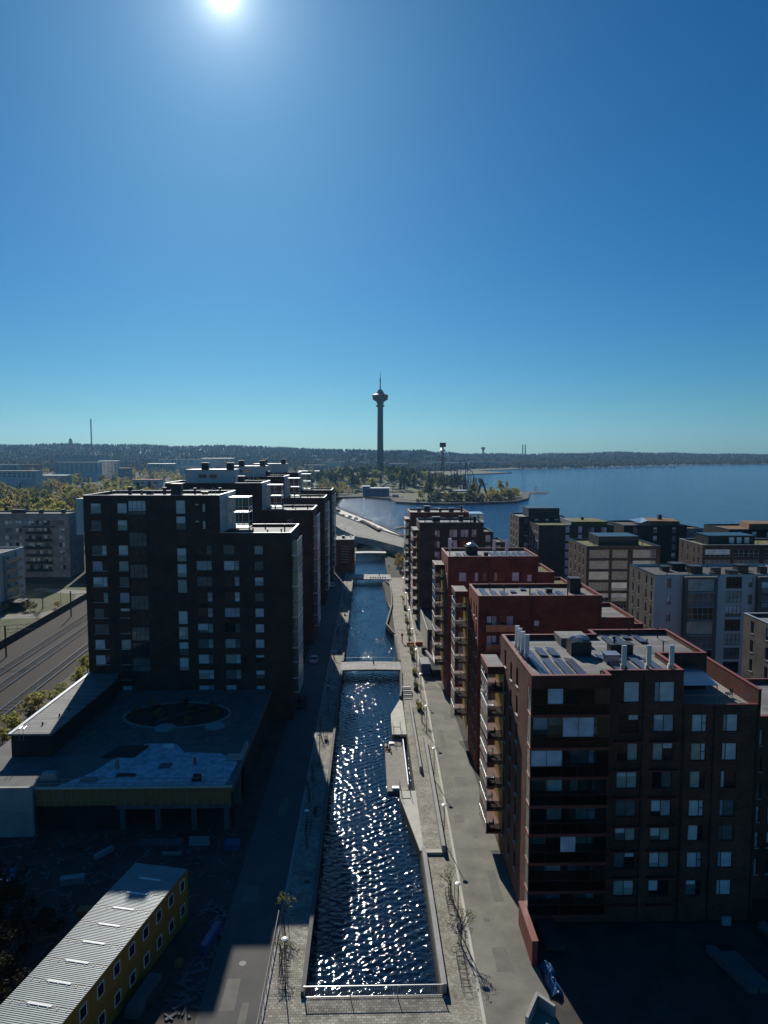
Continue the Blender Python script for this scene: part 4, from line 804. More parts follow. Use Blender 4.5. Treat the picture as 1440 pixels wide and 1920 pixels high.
# bicycle racks
def rack(x, y, n_, label, group):
    t = thing('bicycle_rack', label, 'bicycle rack', (x, y, .12), group)
    for k in range(n_):
        yy = y + k * .75; MB().tube((x - .35, yy, .12), (x - .35, yy, .95), .025).tube((x + .35, yy, .12), (x + .35, yy, .95), .025).tube((x - .35, yy, .95), (x + .35, yy, .95), .025).tube((x - .35, yy, .5), (x + .35, yy, .5), .02).part('hoop', M['metal_dark'], t)
def bike(x, y, label):
    t = thing('bicycle', label, 'bicycle', (x, y, .12)); z = .46
    for dx in (-.52, .52):
        mb = MB(); mb_pts = [(x + dx + .33 * math.cos(a * math.pi / 7), y, z + .33 * math.sin(a * math.pi / 7)) for a in range(14)]
        for i in range(14): mb.tube(mb_pts[i], mb_pts[(i + 1) % 14], .02, n=4, caps=False)
        mb.part('wheel', M['rubber'], t)
    MB().tube((x - .52, y, z), (x - .15, y, z + .45), .018).tube((x - .15, y, z + .45), (x + .4, y, z + .45), .018).tube((x - .02, y, z - .05), (x + .4, y, z + .45), .018).tube((x - .02, y, z - .05), (x - .2, y, z + .6), .018).tube((x + .52, y, z), (x + .38, y, z + .65), .018).tube((x - .52, y, z), (x - .02, y, z - .05), .015).part('frame', M['metal_dark'], t)
    MB().box(x - .34, y - .06, z + .6, x - .08, y + .06, z + .66).part('saddle', M['rubber'], t); MB().tube((x + .38, y - .28, z + .66), (x + .38, y + .28, z + .66), .018).part('handlebar', M['metal_grey'], t)
rack(9.0, 62.2, 6, 'nearest bicycle rack on the right quay under a young tree', 'bicycle racks'); rack(9.0, 73.2, 5, 'second bicycle rack on the right quay beside the lamp', 'bicycle racks')
rack(-8.2, 63.0, 6, 'nearest bicycle rack on the left quay beside a bare young tree', 'bicycle racks'); rack(-8.0, 88.5, 6, 'bicycle rack in deep shade on the left quay', 'bicycle racks')
bike(9.0, 71.3, 'dark bicycle parked at the quay between two racks'); bike(-8.1, 67.8, 'dark bicycle parked at the left quay rack'); bike(9.1, 66.9, 'dark bicycle leaning at the nearest rack on the right quay')
def bench(x, y, rz, label, m_='timber_dark'):
    t = thing('bench', label, 'bench', (x, y, .12))
    for k in range(3): MB().box(x - .25 + k * .17, y - .9, .52, x - .1 + k * .17, y + .9, .58).part('slat', M[m_], t)
    for dy in (-.8, .72): MB().box(x - .22, y + dy, .12, x + .22, y + dy + .08, .52).part('leg', M['metal_dark'], t)
    MB().box(x + .24, y - .9, .7, x + .29, y + .9, 1.0).part('backrest', M[m_], t)
for k, (x, y) in enumerate(((9.7, 138), (10.1, 150), (10.6, 172), (10.9, 186), (11.4, 214), (11.9, 238))): bench(x, y, 0, 'dark bench on the right quay, %s from the camera' % ORD[k])
for k, (x, y) in enumerate(((-7.4, 95), (-7.4, 120), (-7.2, 174), (-7.2, 215))): bench(x, y, 0, 'dark bench in shade on the left quay, %s from the camera' % ORD[k])
for k, (x, y) in enumerate(((9.9, 134), (10.0, 146), (10.4, 156), (10.8, 168), (10.9, 176), (11.2, 192), (11.3, 205), (11.7, 222))):
    t = thing('planter', 'dark planter box with shrub on the right quay, %s from the camera' % ORD[k], 'planter', (x, y, .12), 'planters on the right quay')
    MB().box(x - .45, y - .8, .12, x + .45, y + .8, .75).part('box', M['metal_dark'], t)
    mb = MB(); rr = random.Random(k)
    for q in range(90):
        c = Vector((x + rr.uniform(-.45, .45), y + rr.uniform(-.8, .8), .8 + rr.random() * .7)); u = Vector((rr.gauss(0, 1), rr.gauss(0, 1), rr.gauss(0, 1))).normalized() * .12; v = u.orthogonal().normalized() * .09; mb.quad(c - u - v, c + u - v, c + u + v, c - u + v)
    mb.part('foliage', M['leaf_green' if k % 2 else 'leaf_ochre'], t)

# ------------------------------------------------------------------ deck, annex, building site on the left
t = thing('parking_deck', 'unfinished parking deck with plywood fascia and white membrane before the dark block', 'parking deck', (-32, 110, 0))
MB().box(-55, 90.6, 5.4, -17.9, 129.2, 6.1).part('slab', M['concrete_dark'], t)
MB().box(-43.9, 91.6, 0, -33.2, 92.0, 4.0).part('front_wall', M['brick_black'], t)
MB().box(-33.2, 98, 0, -18.2, 98.3, 5.4).part('rear_wall', M['concrete_dark'], t)
MB().box(-18.2, 91.0, 0, -17.9, 91.5, 5.4).box(-18.2, 100, 0, -17.9, 129, 5.4).part('side_wall', M['brick_black'], t)
MB().box(-33.2, 90.75, 3.1, -18.2, 91.6, 3.6).part('beam', M['concrete_dark'], t)
for x in (-32.6, -28, -23.2, -18.9): MB().box(x - .3, 91.0, 0, x + .3, 91.6, 3.1).part('column', M['concrete_dark'], t)
ply = MB().box(.02, -.04, 0, 1.13, .0, 2.25).mesh('plywood_panel', M['ply'])
for k in range(22): inst('plywood_panel', ply, t, (-43.5 + k * 1.155, 90.6 - .03 * (k % 3), 3.75))
for k in range(22): MB().box(-43.55 + k * 1.155, 90.42, 3.7, -43.47 + k * 1.155, 90.52, 6.15).part('stud', M['timber'], t)
MB().box(-43.7, 90.3, 6.1, -18.0, 90.6, 6.35).part('edge_beam', M['concrete_pale'], t)
for k in range(16): MB().tube((-43.4 + k * 1.68, 90.45, 6.35), (-43.4 + k * 1.68, 90.45, 7.45), .03).part('guard_post', M['metal_grey'], t)
for z in (6.8, 7.4): MB().box(-43.5, 90.42, z, -18.1, 90.48, z + .07).part('guard_rail', M['timber'], t)
MB().prism([(-41, 91.2), (-19, 91.2), (-18.6, 98), (-21.5, 101), (-27, 101.5), (-29, 104.6), (-33.5, 104.8), (-36.5, 99.5), (-38, 95)], 6.0, 6.13).part('membrane', M['membrane'], t)
MB().prism([(-45, 104), (-20, 104), (-19, 128), (-44, 128)], 5.9, 6.112).part('deck_paving', M['pavers_dark'], t)
MB().prism([(-32 + 8.5 * math.cos(a * .26), 116.5 + 5.5 * math.sin(a * .26)) for a in range(24)], 6.0, 6.16).part('planting_bed', M['earth'], t)
for rr_, ww_ in ((1.0, .35),):
    mb = MB()
    for a in range(24): p, q = a * .2618, (a + 1) * .2618; mb.prism([(-32 + 8.6 * math.cos(p), 116.5 + 5.6 * math.sin(p)), (-32 + 8.95 * math.cos(p), 116.5 + 5.95 * math.sin(p)), (-32 + 8.95 * math.cos(q), 116.5 + 5.95 * math.sin(q)), (-32 + 8.6 * math.cos(q), 116.5 + 5.6 * math.sin(q))], 6.0, 6.24)
    mb.part('bed_kerb', M['concrete'], t)
MB().prism([(-36, 113.2), (-34.6, 113.2), (-28, 119.6), (-29.4, 119.6)], 6.1, 6.175).part('garden_path', M['pavers_dark'], t)
for cx, cy in ((-32.5, 110.8), (-24.6, 111.2)):
    MB().lathe(cx, cy, [(1.6, 6.1), (1.6, 6.26), (1.15, 6.26)], 20).part('round_kerb', M['concrete'], t)
MB().prism([(-38.5, 99.8), (-33.8, 99.8), (-32.8, 103.8), (-37, 103.8)], 6.1, 6.3).part('earth_bed', M['earth'], t)
MB().box(-20.2, 98.6, 6.1, -18, 99, 7.0).box(-18.4, 99, 6.1, -18, 103.6, 7.0).part('ramp_kerb', M['concrete'], t)
for k, (x, y, sx, sy, h, m_, lab) in enumerate(((-37.5, 92.6, 2.2, .8, .5, 'timber', 'low stack of grey boards on the left part of the deck'), (-33, 94, 2.6, .5, .35, 'timber_dark', 'dark stack of planks lying on the white membrane'), (-23, 92.4, 1.2, .7, .9, 'metal_dark', 'dark crate by the guard rail on the deck'), (-28.5, 97.0, 1.6, 1.6, .18, 'concrete_dark', 'square drain cover frame lying on the white membrane'), (-43, 93.4, 2.2, 1.0, 1.0, 'plaster_grey', 'grey box standing at the left end of the deck'), (-29.8, 103.6, 1.6, .7, .4, 'paint_white', 'crumpled white sheet at the back edge of the membrane'), (-24.5, 97.4, .3, .3, 1.1, 'plastic_red', 'slim red post standing on the white membrane'), (-35.0, 96.4, .5, .5, 1.2, 'timber', 'pale upright bundle beside the earth bed on the deck'))):
    mb = MB().box(x - sx / 2, y - sy / 2, 6.1, x + sx / 2, y + sy / 2, 6.12 + h * .55).box(x - sx / 2.6, y - sy / 2.3, 6.12 + h * .55, x + sx / 2.3, y + sy / 2.7, 6.1 + h); mb.top('site_material', M[m_], None, lab, 'building material')
t = thing('annex', 'low black-walled annex with a long grey monopitch roof beside the railway', 'annex', (-48.5, 113, 5))
MB().prism([(-51.6, 100.6), (-45.8, 100.5), (-45.2, 124.5), (-46, 129), (-51, 129)], 0, 9.3).part('wall', M['brick_black'], t)
MB().prism([(-51.8, 100.3), (-45.6, 100.2), (-45.0, 124.5), (-45.9, 129), (-51.2, 129)], 9.3, 9.5).part('roof', M['roof_felt'], t)
MB().prism([(-51.9, 100.2), (-51.4, 100.2), (-50.9, 129), (-51.4, 129)], 9.5, 9.65).part('gutter', M['coping_white'], t)
MB().box(-51.9, 100.15, 9.45, -45.6, 100.3, 9.62).part('gutter', M['coping_dark'], t)
for x, y in ((-48.6, 104), (-47.6, 107.5), (-47.2, 110)): MB().tube((x, y, 9.5), (x, y, 9.95), .12, n=8).part('vent_pipe', M['metal_dark'], t)
mb = MB()
for x in (-50.2, -49.6): mb.tube((x, 100.15, 8.6), (x, 100.15, 10.4), .03).tube((x, 100.15, 10.4), (x, 101.2, 10.4), .03)
mb.part('ladder', M['metal_grey'], t)
mb = MB()
for k in range(30): mb.tube((-53.0, 92 + k * 1.7, .3), (-53.0, 92 + k * 1.7, 1.5), .03)
for z in (.9, 1.5): mb.tube((-53.0, 92, z), (-53.0, 141.5, z), .03)
mb.top('fence', M['metal_grey'], None, 'thin grey railing along the service road beside the annex', 'fence')
t = thing('retaining_wall', 'pale concrete wall with joints at the left edge of the building site', 'wall', (-50, 90, 0))
for k in range(3):
    for z in (0, 3.35): MB().box(-58.0 + k * 4.8, 89.7, z, -53.22 + k * 4.8, 90.2, z + 3.32).part('panel', M['concrete'], t)
# ----- stacked site cabins
AX = Vector((-.215, -.9766, 0)); CX = Vector((-.9766, .215, 0)); O = Vector((-19.4, 73.0, 0)); RZ = math.atan2(CX.y, CX.x)
# local frame: x across (away from the street), y along the row towards the far end (-AX)
rc = MB()
for k in range(12):
    y = .02 + k * .2; rc.quad((.02, y, .0), (6.08, y, .0), (6.08, y + .07, .035), (.02, y + .07, .035)); rc.quad((.02, y + .07, .035), (6.08, y + .07, .035), (6.08, y + .13, .035), (.02, y + .13, .035)); rc.quad((.02, y + .13, .035), (6.08, y + .13, .035), (6.08, y + .2, .0), (.02, y + .2, .0))
ROOF = rc.mesh('roof', M['container_roof'])
W = MB().box(.03, .06, .14, 6.07, 2.38, 2.56).mesh('wall', M['container_yellow'])
fr = MB()
for x in (0, 5.98):
    for y in (0, 2.32): fr.box(x, y, 0, x + .12, y + .12, 2.7)
for z in (0, 2.56):
    for y in (0, 2.32): fr.box(.12, y, z, 5.98, y + .12, z + .14)
    for x in (0, 5.98): fr.box(x, .12, z, x + .12, 2.32, z + .14)
FR = fr.mesh('frame', M['container_yellow'])
wn = MB().box(-.03, .7, .95, .028, 1.7, .99 + .05).box(-.03, .7, 2.05, .028, 1.7, 2.13).box(-.03, .7, 1.04, .028, .78, 2.05).box(-.03, 1.62, 1.04, .028, 1.7, 2.05).mesh('window', M['paint_white'])
wp = MB().box(-.012, .78, 1.04, .02, 1.62, 2.05).mesh('pane', M['pane_dark'])
gb = MB().box(1.9, 2.28, .04, 4.1, 2.5, .1).tube((1.55, 2.42, .06), (1.9, 2.42, .06), .03).tube((4.1, 2.42, .06), (4.4, 2.42, .06), .03).mesh('roof_pipe', M['paint_white'])
bk = MB().box(0, 0, 0, .04, .35, .06).mesh('roof_clip', M['paint_white'])
for lvl in range(2):
    for k in range(10):
        p = O + AX * (2.46 * (k + 1)) + Vector((0, 0, .12 + lvl * 2.72))
        t = link(bpy.data.objects.new('site_cabin', None)); t.location = p; t.rotation_euler = (0, 0, RZ + math.pi); WORLD[t.name] = p
        # rotated so local +x points along CX mirrored: use explicit matrix
        t.rotation_euler = (0, 0, 0); mtx = Matrix(((CX.x, -AX.x, 0), (CX.y, -AX.y, 0), (0, 0, 1)))
        t.scale = (1, 1, 1); q = Matrix.Identity(4)
        for r_ in range(3):
            for c_ in range(3): q[r_][c_] = mtx[r_][c_]
        q.translation = p; t.matrix_world = q
        tag(t, '%s yellow site cabin in the %s row, %s from its far end' % ('upper' if lvl else 'lower', 'upper' if lvl else 'lower', ORD[k].replace('nearest', 'first')), 'site cabin', 'stacked yellow site cabins')
        for nm, me_ in (('wall', W), ('frame', FR)):
            o = link(bpy.data.objects.new(nm, me_)); o.parent = t
        if lvl:
            o = link(bpy.data.objects.new('roof', ROOF)); o.parent = t; o.location = (0, 0, 2.705)
            if k > 0 and k % 1 == 0:
                g_ = link(bpy.data.objects.new('roof_pipe', gb)); g_.parent = t; g_.location = (0, 0, 2.7)
            if k > 1:
                for j in range(7):
                    g_ = link(bpy.data.objects.new('roof_clip', bk)); g_.parent = t; g_.location = (.4 + j * .85, 2.1, 2.73)
        if True:
            o = link(bpy.data.objects.new('window', wn)); o.parent = t
            g_ = link(bpy.data.objects.new('pane', wp)); g_.parent = o
def crate(x, y, sx, sy, h, m_, lab, cat='building material', rz=0.):
    mb = MB()
    c, s_ = math.cos(rz), math.sin(rz)
    def P(a, b_): return (x + a * c - b_ * s_, y + a * s_ + b_ * c)
    n_ = max(2, int(h / .22))
    for k in range(n_):
        o = .06 * (k % 2); mb.prism([P(-sx / 2 + o, -sy / 2), P(sx / 2 - o, -sy / 2), P(sx / 2 - o, sy / 2), P(-sx / 2 + o, sy / 2)], .02 + h * k / n_, .02 + h * (k + .82) / n_, True)
    return mb.top('site_material', M[m_], None, lab, cat)
crate(-16.2, 69.3, .8, 3.8, .9, 'tarp_blue', 'blue-wrapped pallet stack against the far end of the yellow cabins', rz=-.2)
crate(-18.6, 66.0, .7, .9, .4, 'ply', 'small wooden block on the ground beside the cabins')
crate(-20.6, 61.5, 1.3, 4.4, 1.0, 'concrete_dark', 'grey boards leaning in a low stack along the lower cabins', rz=-.2)
crate(-19.6, 62.4, .9, 3.6, .6, 'timber_dark', 'dark low trailer of planks next to the grey board stack', rz=-.2)
crate(-26.6, 87.6, 5.6, 1.0, .5, 'concrete_dark', 'long grey bundle lying under the deck front')
crate(-21.6, 87.2, 2.6, .2, 1.2, 'plaster_grey', 'white mesh barrier section in front of the deck columns', 'barrier')
crate(-17.3, 86.6, 1.9, 1.5, .8, 'tarp_blue', 'dark blue covered heap at the deck corner by the street')
crate(-24.6, 85.2, 2.4, .5, .3, 'timber', 'few pale planks on the dark ground before the deck')
crate(-34.5, 79.6, 2.6, .9, .8, 'plaster_grey', 'white crumpled sheet pile near the dark bushes', rz=.2)
crate(-33.0, 85.4, .6, 2.6, .6, 'plaster_grey', 'bent grey plate on the ground left of the cabins', rz=-.6)
crate(-30.6, 74.2, 2.2, 1.0, .5, 'ply', 'plywood sheets lying behind the far cabins', rz=.1)
for k, (x, y) in enumerate(((-45.6, 80.5), (-44.4, 80.1), (-43.2, 80.3), (-42.0, 80.6))): crate(x, y, .8, 2.8, .6, 'tarp_blue', 'blue-grey pipe bundle at the left edge, %s of four from the left' % ('first', 'second', 'third', 'last')[k], rz=.3)
# mesh fence on site edge
t = thing('site_fence', 'thin yellowish fence line between the street and the left quay', 'fence', (-9.6, 62, 0))
for k in range(15): MB().tube((-9.62, 50 + k * 1.6, .1), (-9.62, 50 + k * 1.6, 1.15), .03).part('post', M['timber'], t)
MB().box(-9.66, 50, 1.05, -9.58, 72.4, 1.15).part('rail', M['timber'], t)
# right foreground: tarp, concrete ramp pieces, low wall
mb = MB(); rr = random.Random(4); NT = 12; gv = [[(16.75 + 1.1 * i / NT + .12 * math.sin(j * .9), 60.9 + 4.2 * j / NT, .05 + .9 * math.sin(math.pi * min(.97, max(.03, i / NT))) * (.35 + .65 * math.sin(math.pi * (j + .6) / (NT + 1.2))) * (.75 + .5 * rr.random())) for i in range(NT + 1)] for j in range(NT + 1)]
for j in range(NT):
    for i in range(NT): mb.quad(gv[j][i], gv[j][i + 1], gv[j + 1][i + 1], gv[j + 1][i])
mb.top('tarpaulin', M['tarp_blue'], None, 'bright blue tarpaulin heap at the red ramp wall', 'tarpaulin')
MB().prism([(13.8, 57.4), (15.4, 60.2), (15.2, 60.4), (13.6, 57.6)], .0, 1.1).prism([(15.4, 60.2), (16.6, 58.8), (16.4, 58.6), (15.2, 60.0)], .0, 1.1).top('barrier', M['concrete'], None, 'angled pale barrier at the bottom edge by the road', 'barrier')
MB().prism([(35.2, 61), (36.0, 61), (34.6, 66.5), (33.8, 66.5)], 0, .8).prism([(36.2, 61), (37.6, 61), (36.6, 66), (35.0, 66)], 0, .5).top('ventilation_kerb', M['concrete_dark'], None, 'grey concrete upstand in the dark yard at lower right', 'upstand')
MB().box(37.0, 69.6, .6, 37.9, 69.9, 1.5).top('meter_box', M['plaster_grey'], None, 'small pale meter box at the dark yard corner', 'box')
# skips on the road
for k, (x0, x1, y0, y1, h, m_) in enumerate(((11.8, 13.9, 155.6, 161, 2.6, 'steel_blue'), (14.1, 16.2, 154.4, 159.4, 1.6, 'metal_dark'))):
    t = thing('skip', ('tall dark blue waste container standing on the road', 'low dark skip on the road against the red building')[k], 'skip', ((x0 + x1) / 2, (y0 + y1) / 2, 0))
    MB().box(x0, y0, .1, x1, y1, h).part('body', M[m_], t)
    for j in range(5): MB().box(x0 + (x1 - x0) * (j + .3) / 5, y0 - .08, .2, x0 + (x1 - x0) * (j + .5) / 5, y0 - .002, h - .1).part('rib', M[m_], t)
    MB().box(x0 + .1, y0 + .1, h, x1 - .1, y1 - .1, h + .06).part('lid', M['paint_dark' if k == 0 else 'earth'], t)
crate(15.0, 168, .9, 9.0, 1.1, 'timber', 'long pale stack of boards along the red building by the road', rz=.12)
crate(13.7, 165.8, .8, 1.2, .9, 'metal_grey', 'small grey machine beside the board stack on the road')
crate(14.1, 173.8, 1.6, 1.6, 1.5, 'rubber', 'black bulky bag at the pale garage end wall')
for k, (x, y) in enumerate(((10.9, 180), (13.2, 180.5))): crate(x, y, 2.0, .25, 1.0, 'plastic_red', '%s red and white road barrier across the quay road' % ('left', 'right')[k], 'barrier')
for k, (x, y, h) in enumerate(((8.9, 183, 2.6),)): MB().box(x - .12, y - .12, .1, x + .12, y + .12, h).box(x - .3, y - .05, h - .8, x + .3, y + .05, h).top('sign', M['plastic_red'], None, 'orange-red upright sign on the sunlit quay past the footbridge', 'sign')

mb = MB(); rr = random.Random(12)
for k in range(420):
    x, y = rr.uniform(-46, -16), rr.uniform(56, 90); a = rr.uniform(0, 3.14); L_, w_, h_ = rr.uniform(.1, 1.3) * (1 if k % 4 else 2), rr.uniform(.08, .3), rr.uniform(.03, .2)
    if -32 < x < -18 and y < 75: x = rr.uniform(-18, -15.6)
    c, q = math.cos(a), math.sin(a); mb.prism([(x - c * L_ / 2 + q * w_ / 2, y - q * L_ / 2 - c * w_ / 2), (x + c * L_ / 2 + q * w_ / 2, y + q * L_ / 2 - c * w_ / 2), (x + c * L_ / 2 - q * w_ / 2, y + q * L_ / 2 + c * w_ / 2), (x - c * L_ / 2 - q * w_ / 2, y - q * L_ / 2 + c * w_ / 2)], .006, h_)
mb.top('rubble', M['concrete_dark'], 'stuff')
mat('asphalt_patch', (.165, .16, .138), .92, .2, .5, .3, 30); mat('iron', (.05, .05, .05), .6, .2, 3, metal=.5)
for k, (x, y, sx, sy) in enumerate(((13.2, 66, 1.6, 3.4), (14.6, 78, 1.1, 6), (12.4, 93, 1.4, 2.2), (14.2, 104, 2.0, 3.2), (12.9, 120, 1.0, 8), (14.9, 131, 1.2, 4), (13.6, 147, 2.2, 3), (-12.8, 62, 1.4, 4), (-11.2, 58, .8, 6), (-13.4, 77, 1.6, 3), (-12, 97, 1.2, 5), (14.0, 190, 2.0, 6), (12.8, 214, 1.6, 9))):
    sheet('road_patch', [(x - sx / 2, y - sy / 2), (x + sx / 2, y - sy / 2 + .1), (x + sx / 2 - .1, y + sy / 2), (x - sx / 2 + .05, y + sy / 2)], .0145, M['asphalt_patch'], h=.004)
for k, (x, y) in enumerate(((12.6, 72), (13.9, 88.5), (12.4, 101), (13.8, 126), (-12.4, 66), (-11.8, 90), (-12.2, 118), (8.4, 78), (-7.2, 79), (13.2, 139))):
    MB().lathe(x, y, [(.36, .012), (.36, .135 if abs(x) < 9 else .022)], 14).top('manhole_cover', M['iron'], None, 'round iron manhole cover in the paving, %s from the camera on its side' % ORD[k], 'manhole cover', 'manhole covers')

# ------------------------------------------------------------------ vehicles
def car(x, y, rz, m_, label, van=False):
    t = thing('parked_car', label, 'car', (x, y, .01), 'parked cars', rz)
    L, Wd = (4.5, 1.8)
    prof = [(-2.2, .35), (-2.22, .75), (-1.9, .95), (-1.45, 1.0), (-.85, 1.46), (.75, 1.48), (1.45, .98), (2.05, .86), (2.22, .65), (2.2, .35)] if not van else [(-2.3, .35), (-2.32, 1.0), (-2.2, 1.85), (1.0, 1.9), (1.65, 1.15), (2.2, 1.0), (2.3, .7), (2.3, .35)]
    def loc(mb, nm, mt, par, sm=False):
        o = link(bpy.data.objects.new(nm, mb.mesh(nm, M[mt], smooth=sm))); o.parent = par; return o
    mb = MB(); n_ = len(prof); ins = lambda z: .9 - max(0, z - .95) * .32
    mb.v = [(a, -ins(z), z) for a, z in prof] + [(a, ins(z), z) for a, z in prof]
    mb.f = [tuple(range(n_)), tuple(range(2 * n_ - 1, n_ - 1, -1))] + [(i, n_ + i, n_ + (i + 1) % n_, (i + 1) % n_) for i in range(n_)]
    loc(mb, 'body', m_, t)
    g_ = MB()
    if not van:
        g_.quad((-1.42, -.8, 1.03), (-1.42, .8, 1.03), (-.9, .72, 1.43), (-.9, -.72, 1.43)); g_.quad((.8, -.7, 1.45), (.8, .7, 1.45), (1.42, .8, 1.02), (1.42, -.8, 1.02))
        for s_ in (-1, 1): g_.quad((-1.25, s_ * .885, 1.04), (1.2, s_ * .885, 1.02), (.68, s_ * .765, 1.42), (-.82, s_ * .765, 1.42))
        g_.v = [(a * 1.006, b_ * 1.01, z + .015) for a, b_, z in g_.v]
    else:
        g_.quad((1.06, -.75, 1.84), (1.06, .75, 1.84), (1.66, .85, 1.2), (1.66, -.85, 1.2)); g_.v = [(a + .03, b_, z + .02) for a, b_, z in g_.v]
    loc(g_, 'glass', 'pane_dark', t)
    for a in (-1.35, 1.4):
        for s_ in (-1, 1):
            o = loc(MB().tube((a, s_ * .72, .32), (a, s_ * .93, .32), .32, n=14), 'wheel', 'rubber', t); loc(MB().tube((a, s_ * .9, .32), (a, s_ * .94, .32), .19, n=10), 'rim', 'car_silver', o)
    for s_ in (-1, 1):
        loc(MB().box(2.12, s_ * .62 - .18, .66, 2.235, s_ * .62 + .18, .8), 'headlight', 'paint_white', t); loc(MB().box(-2.24, s_ * .66 - .14, .72, -2.16, s_ * .66 + .14, .86), 'tail_light', 'car_red', t)
car(-13.1, 137.5, math.pi / 2 + .05, 'car_dark', 'dark car parked on the street beside the nearest dark block')
car(-13.0, 166.5, math.pi / 2, 'car_white', 'white car parked on the street before the second dark block')
car(-13.2, 262, math.pi / 2, 'car_white', 'white car parked far down the street near the small square')
car(-13.6, 270, math.pi / 2, 'car_dark', 'dark car parked just beyond the far white car')
car(14.3, 288, math.pi / 2 + .3, 'car_red', 'red car parked at the far end of the quay road'); car(15.4, 281, math.pi / 2, 'car_red', 'darker red van parked at the corner of the brown tower', True)
car(43.0, 69.0, .1, 'car_silver', 'silver car at the right edge below the red-brown block')
car(-118, 229, .2, 'car_dark', 'dark car parked by the shed left of the railway')

# ------------------------------------------------------------------ people
def person(x, y, z, rz, label, top, legs, pose='walk', h=1.75):
    sit = pose == 'sit'; lie = pose == 'lie'
    V = {'pelvis': (0, 0, .95), 'chest': (.03, 0, 1.3), 'neck': (.05, 0, 1.5), 'head': (.07, 0, 1.6), 'crown': (.07, 0, 1.74)}
    if pose == 'walk': V.update({'hl': (0, .1, .9), 'kl': (.18, .1, .52), 'al': (.22, .1, .08), 'tl': (.4, .1, .04), 'hr': (0, -.1, .9), 'kr': (-.02, -.1, .5), 'ar': (-.26, -.1, .12), 'tr': (-.1, -.1, .04), 'sl': (.03, .2, 1.42), 'el': (-.1, .26, 1.15), 'wl': (.05, .26, .92), 'fl': (.1, .26, .82), 'sr': (.03, -.2, 1.42), 'er': (.06, -.26, 1.15), 'wr': (.26, -.26, .98), 'fr': (.34, -.26, .92)})
    elif sit: V = {k: (v[0], v[1], v[2] - .83) for k, v in V.items()}; V.update({'hl': (.05, .1, .1), 'kl': (.5, .12, .2), 'al': (.86, .12, .06), 'tl': (1.0, .12, .12), 'hr': (.05, -.1, .1), 'kr': (.45, -.12, .28), 'ar': (.72, -.12, .06), 'tr': (.86, -.12, .08), 'sl': (.03, .2, .6), 'el': (-.12, .27, .36), 'wl': (-.2, .3, .08), 'fl': (-.26, .3, .04), 'sr': (.03, -.2, .6), 'er': (.12, -.27, .38), 'wr': (.34, -.2, .3), 'fr': (.42, -.18, .3)})
    names = list(V); idx = {n_: i for i, n_ in enumerate(names)}
    E_ = [('pelvis', 'chest'), ('chest', 'neck'), ('neck', 'head'), ('head', 'crown')] + [e for s_ in 'lr' for e in (('pelvis', 'h' + s_), ('h' + s_, 'k' + s_), ('k' + s_, 'a' + s_), ('a' + s_, 't' + s_), ('chest', 's' + s_), ('s' + s_, 'e' + s_), ('e' + s_, 'w' + s_), ('w' + s_, 'f' + s_))]
    rad = {'pelvis': .15, 'chest': .17, 'neck': .06, 'head': .1, 'crown': .085, 'h': .1, 'k': .065, 'a': .045, 't': .04, 's': .075, 'e': .05, 'w': .035, 'f': .03}
    me = bpy.data.meshes.new('person'); me.from_pydata([V[n_] for n_ in names], [(idx[a], idx[b_]) for a, b_ in E_], [])
    me.materials.append(M[top])
    o = link(bpy.data.objects.new('person', me)); o.location = (x, y, z); o.rotation_euler = (0, 0, rz); tag(o, label, 'person')
    o.modifiers.new('skin', 'SKIN'); 
    for n_ in names: r_ = rad.get(n_, rad.get(n_[0], .08)); me.skin_vertices[0].data[idx[n_]].radius = (r_, r_)
    sub = o.modifiers.new('sub', 'SUBSURF'); sub.levels = sub.render_levels = 1
    hd = V['head']; 
    hm = MB().lathe(hd[0] - .015, hd[1], [(.06, hd[2] + .02), (.118, hd[2] + .06), (.11, hd[2] + .14), (.04, hd[2] + .2)], 10)
    g_ = link(bpy.data.objects.new('hair', hm.mesh('hair', M['hair']))); g_.parent = o
person(1.2, 160.2, .8, -.5, 'person in dark clothes walking over the nearer footbridge', 'cloth_dark', 'cloth_dark')
person(3.3, 118.6, -.96, 3.0, 'person in dark clothes sitting at the far corner of the floating dock', 'cloth_dark', 'cloth_dark', 'sit')
person(3.7, 117.6, -.96, 3.2, 'person in reddish clothes sitting on the floating dock next to another', 'cloth_red', 'cloth_dark', 'sit')
person(4.4, 277.2, .85, .2, 'person in dark clothes standing on the farther footbridge', 'cloth_dark', 'cloth_dark'); person(8.8, 302, .12, 1.4, 'person in dark clothes on the path beyond the farther footbridge', 'cloth_dark', 'cloth_dark')
person(-7.3, 284, .15, 1.4, 'person in blue beside the small brick house', 'cloth_blue', 'cloth_dark')

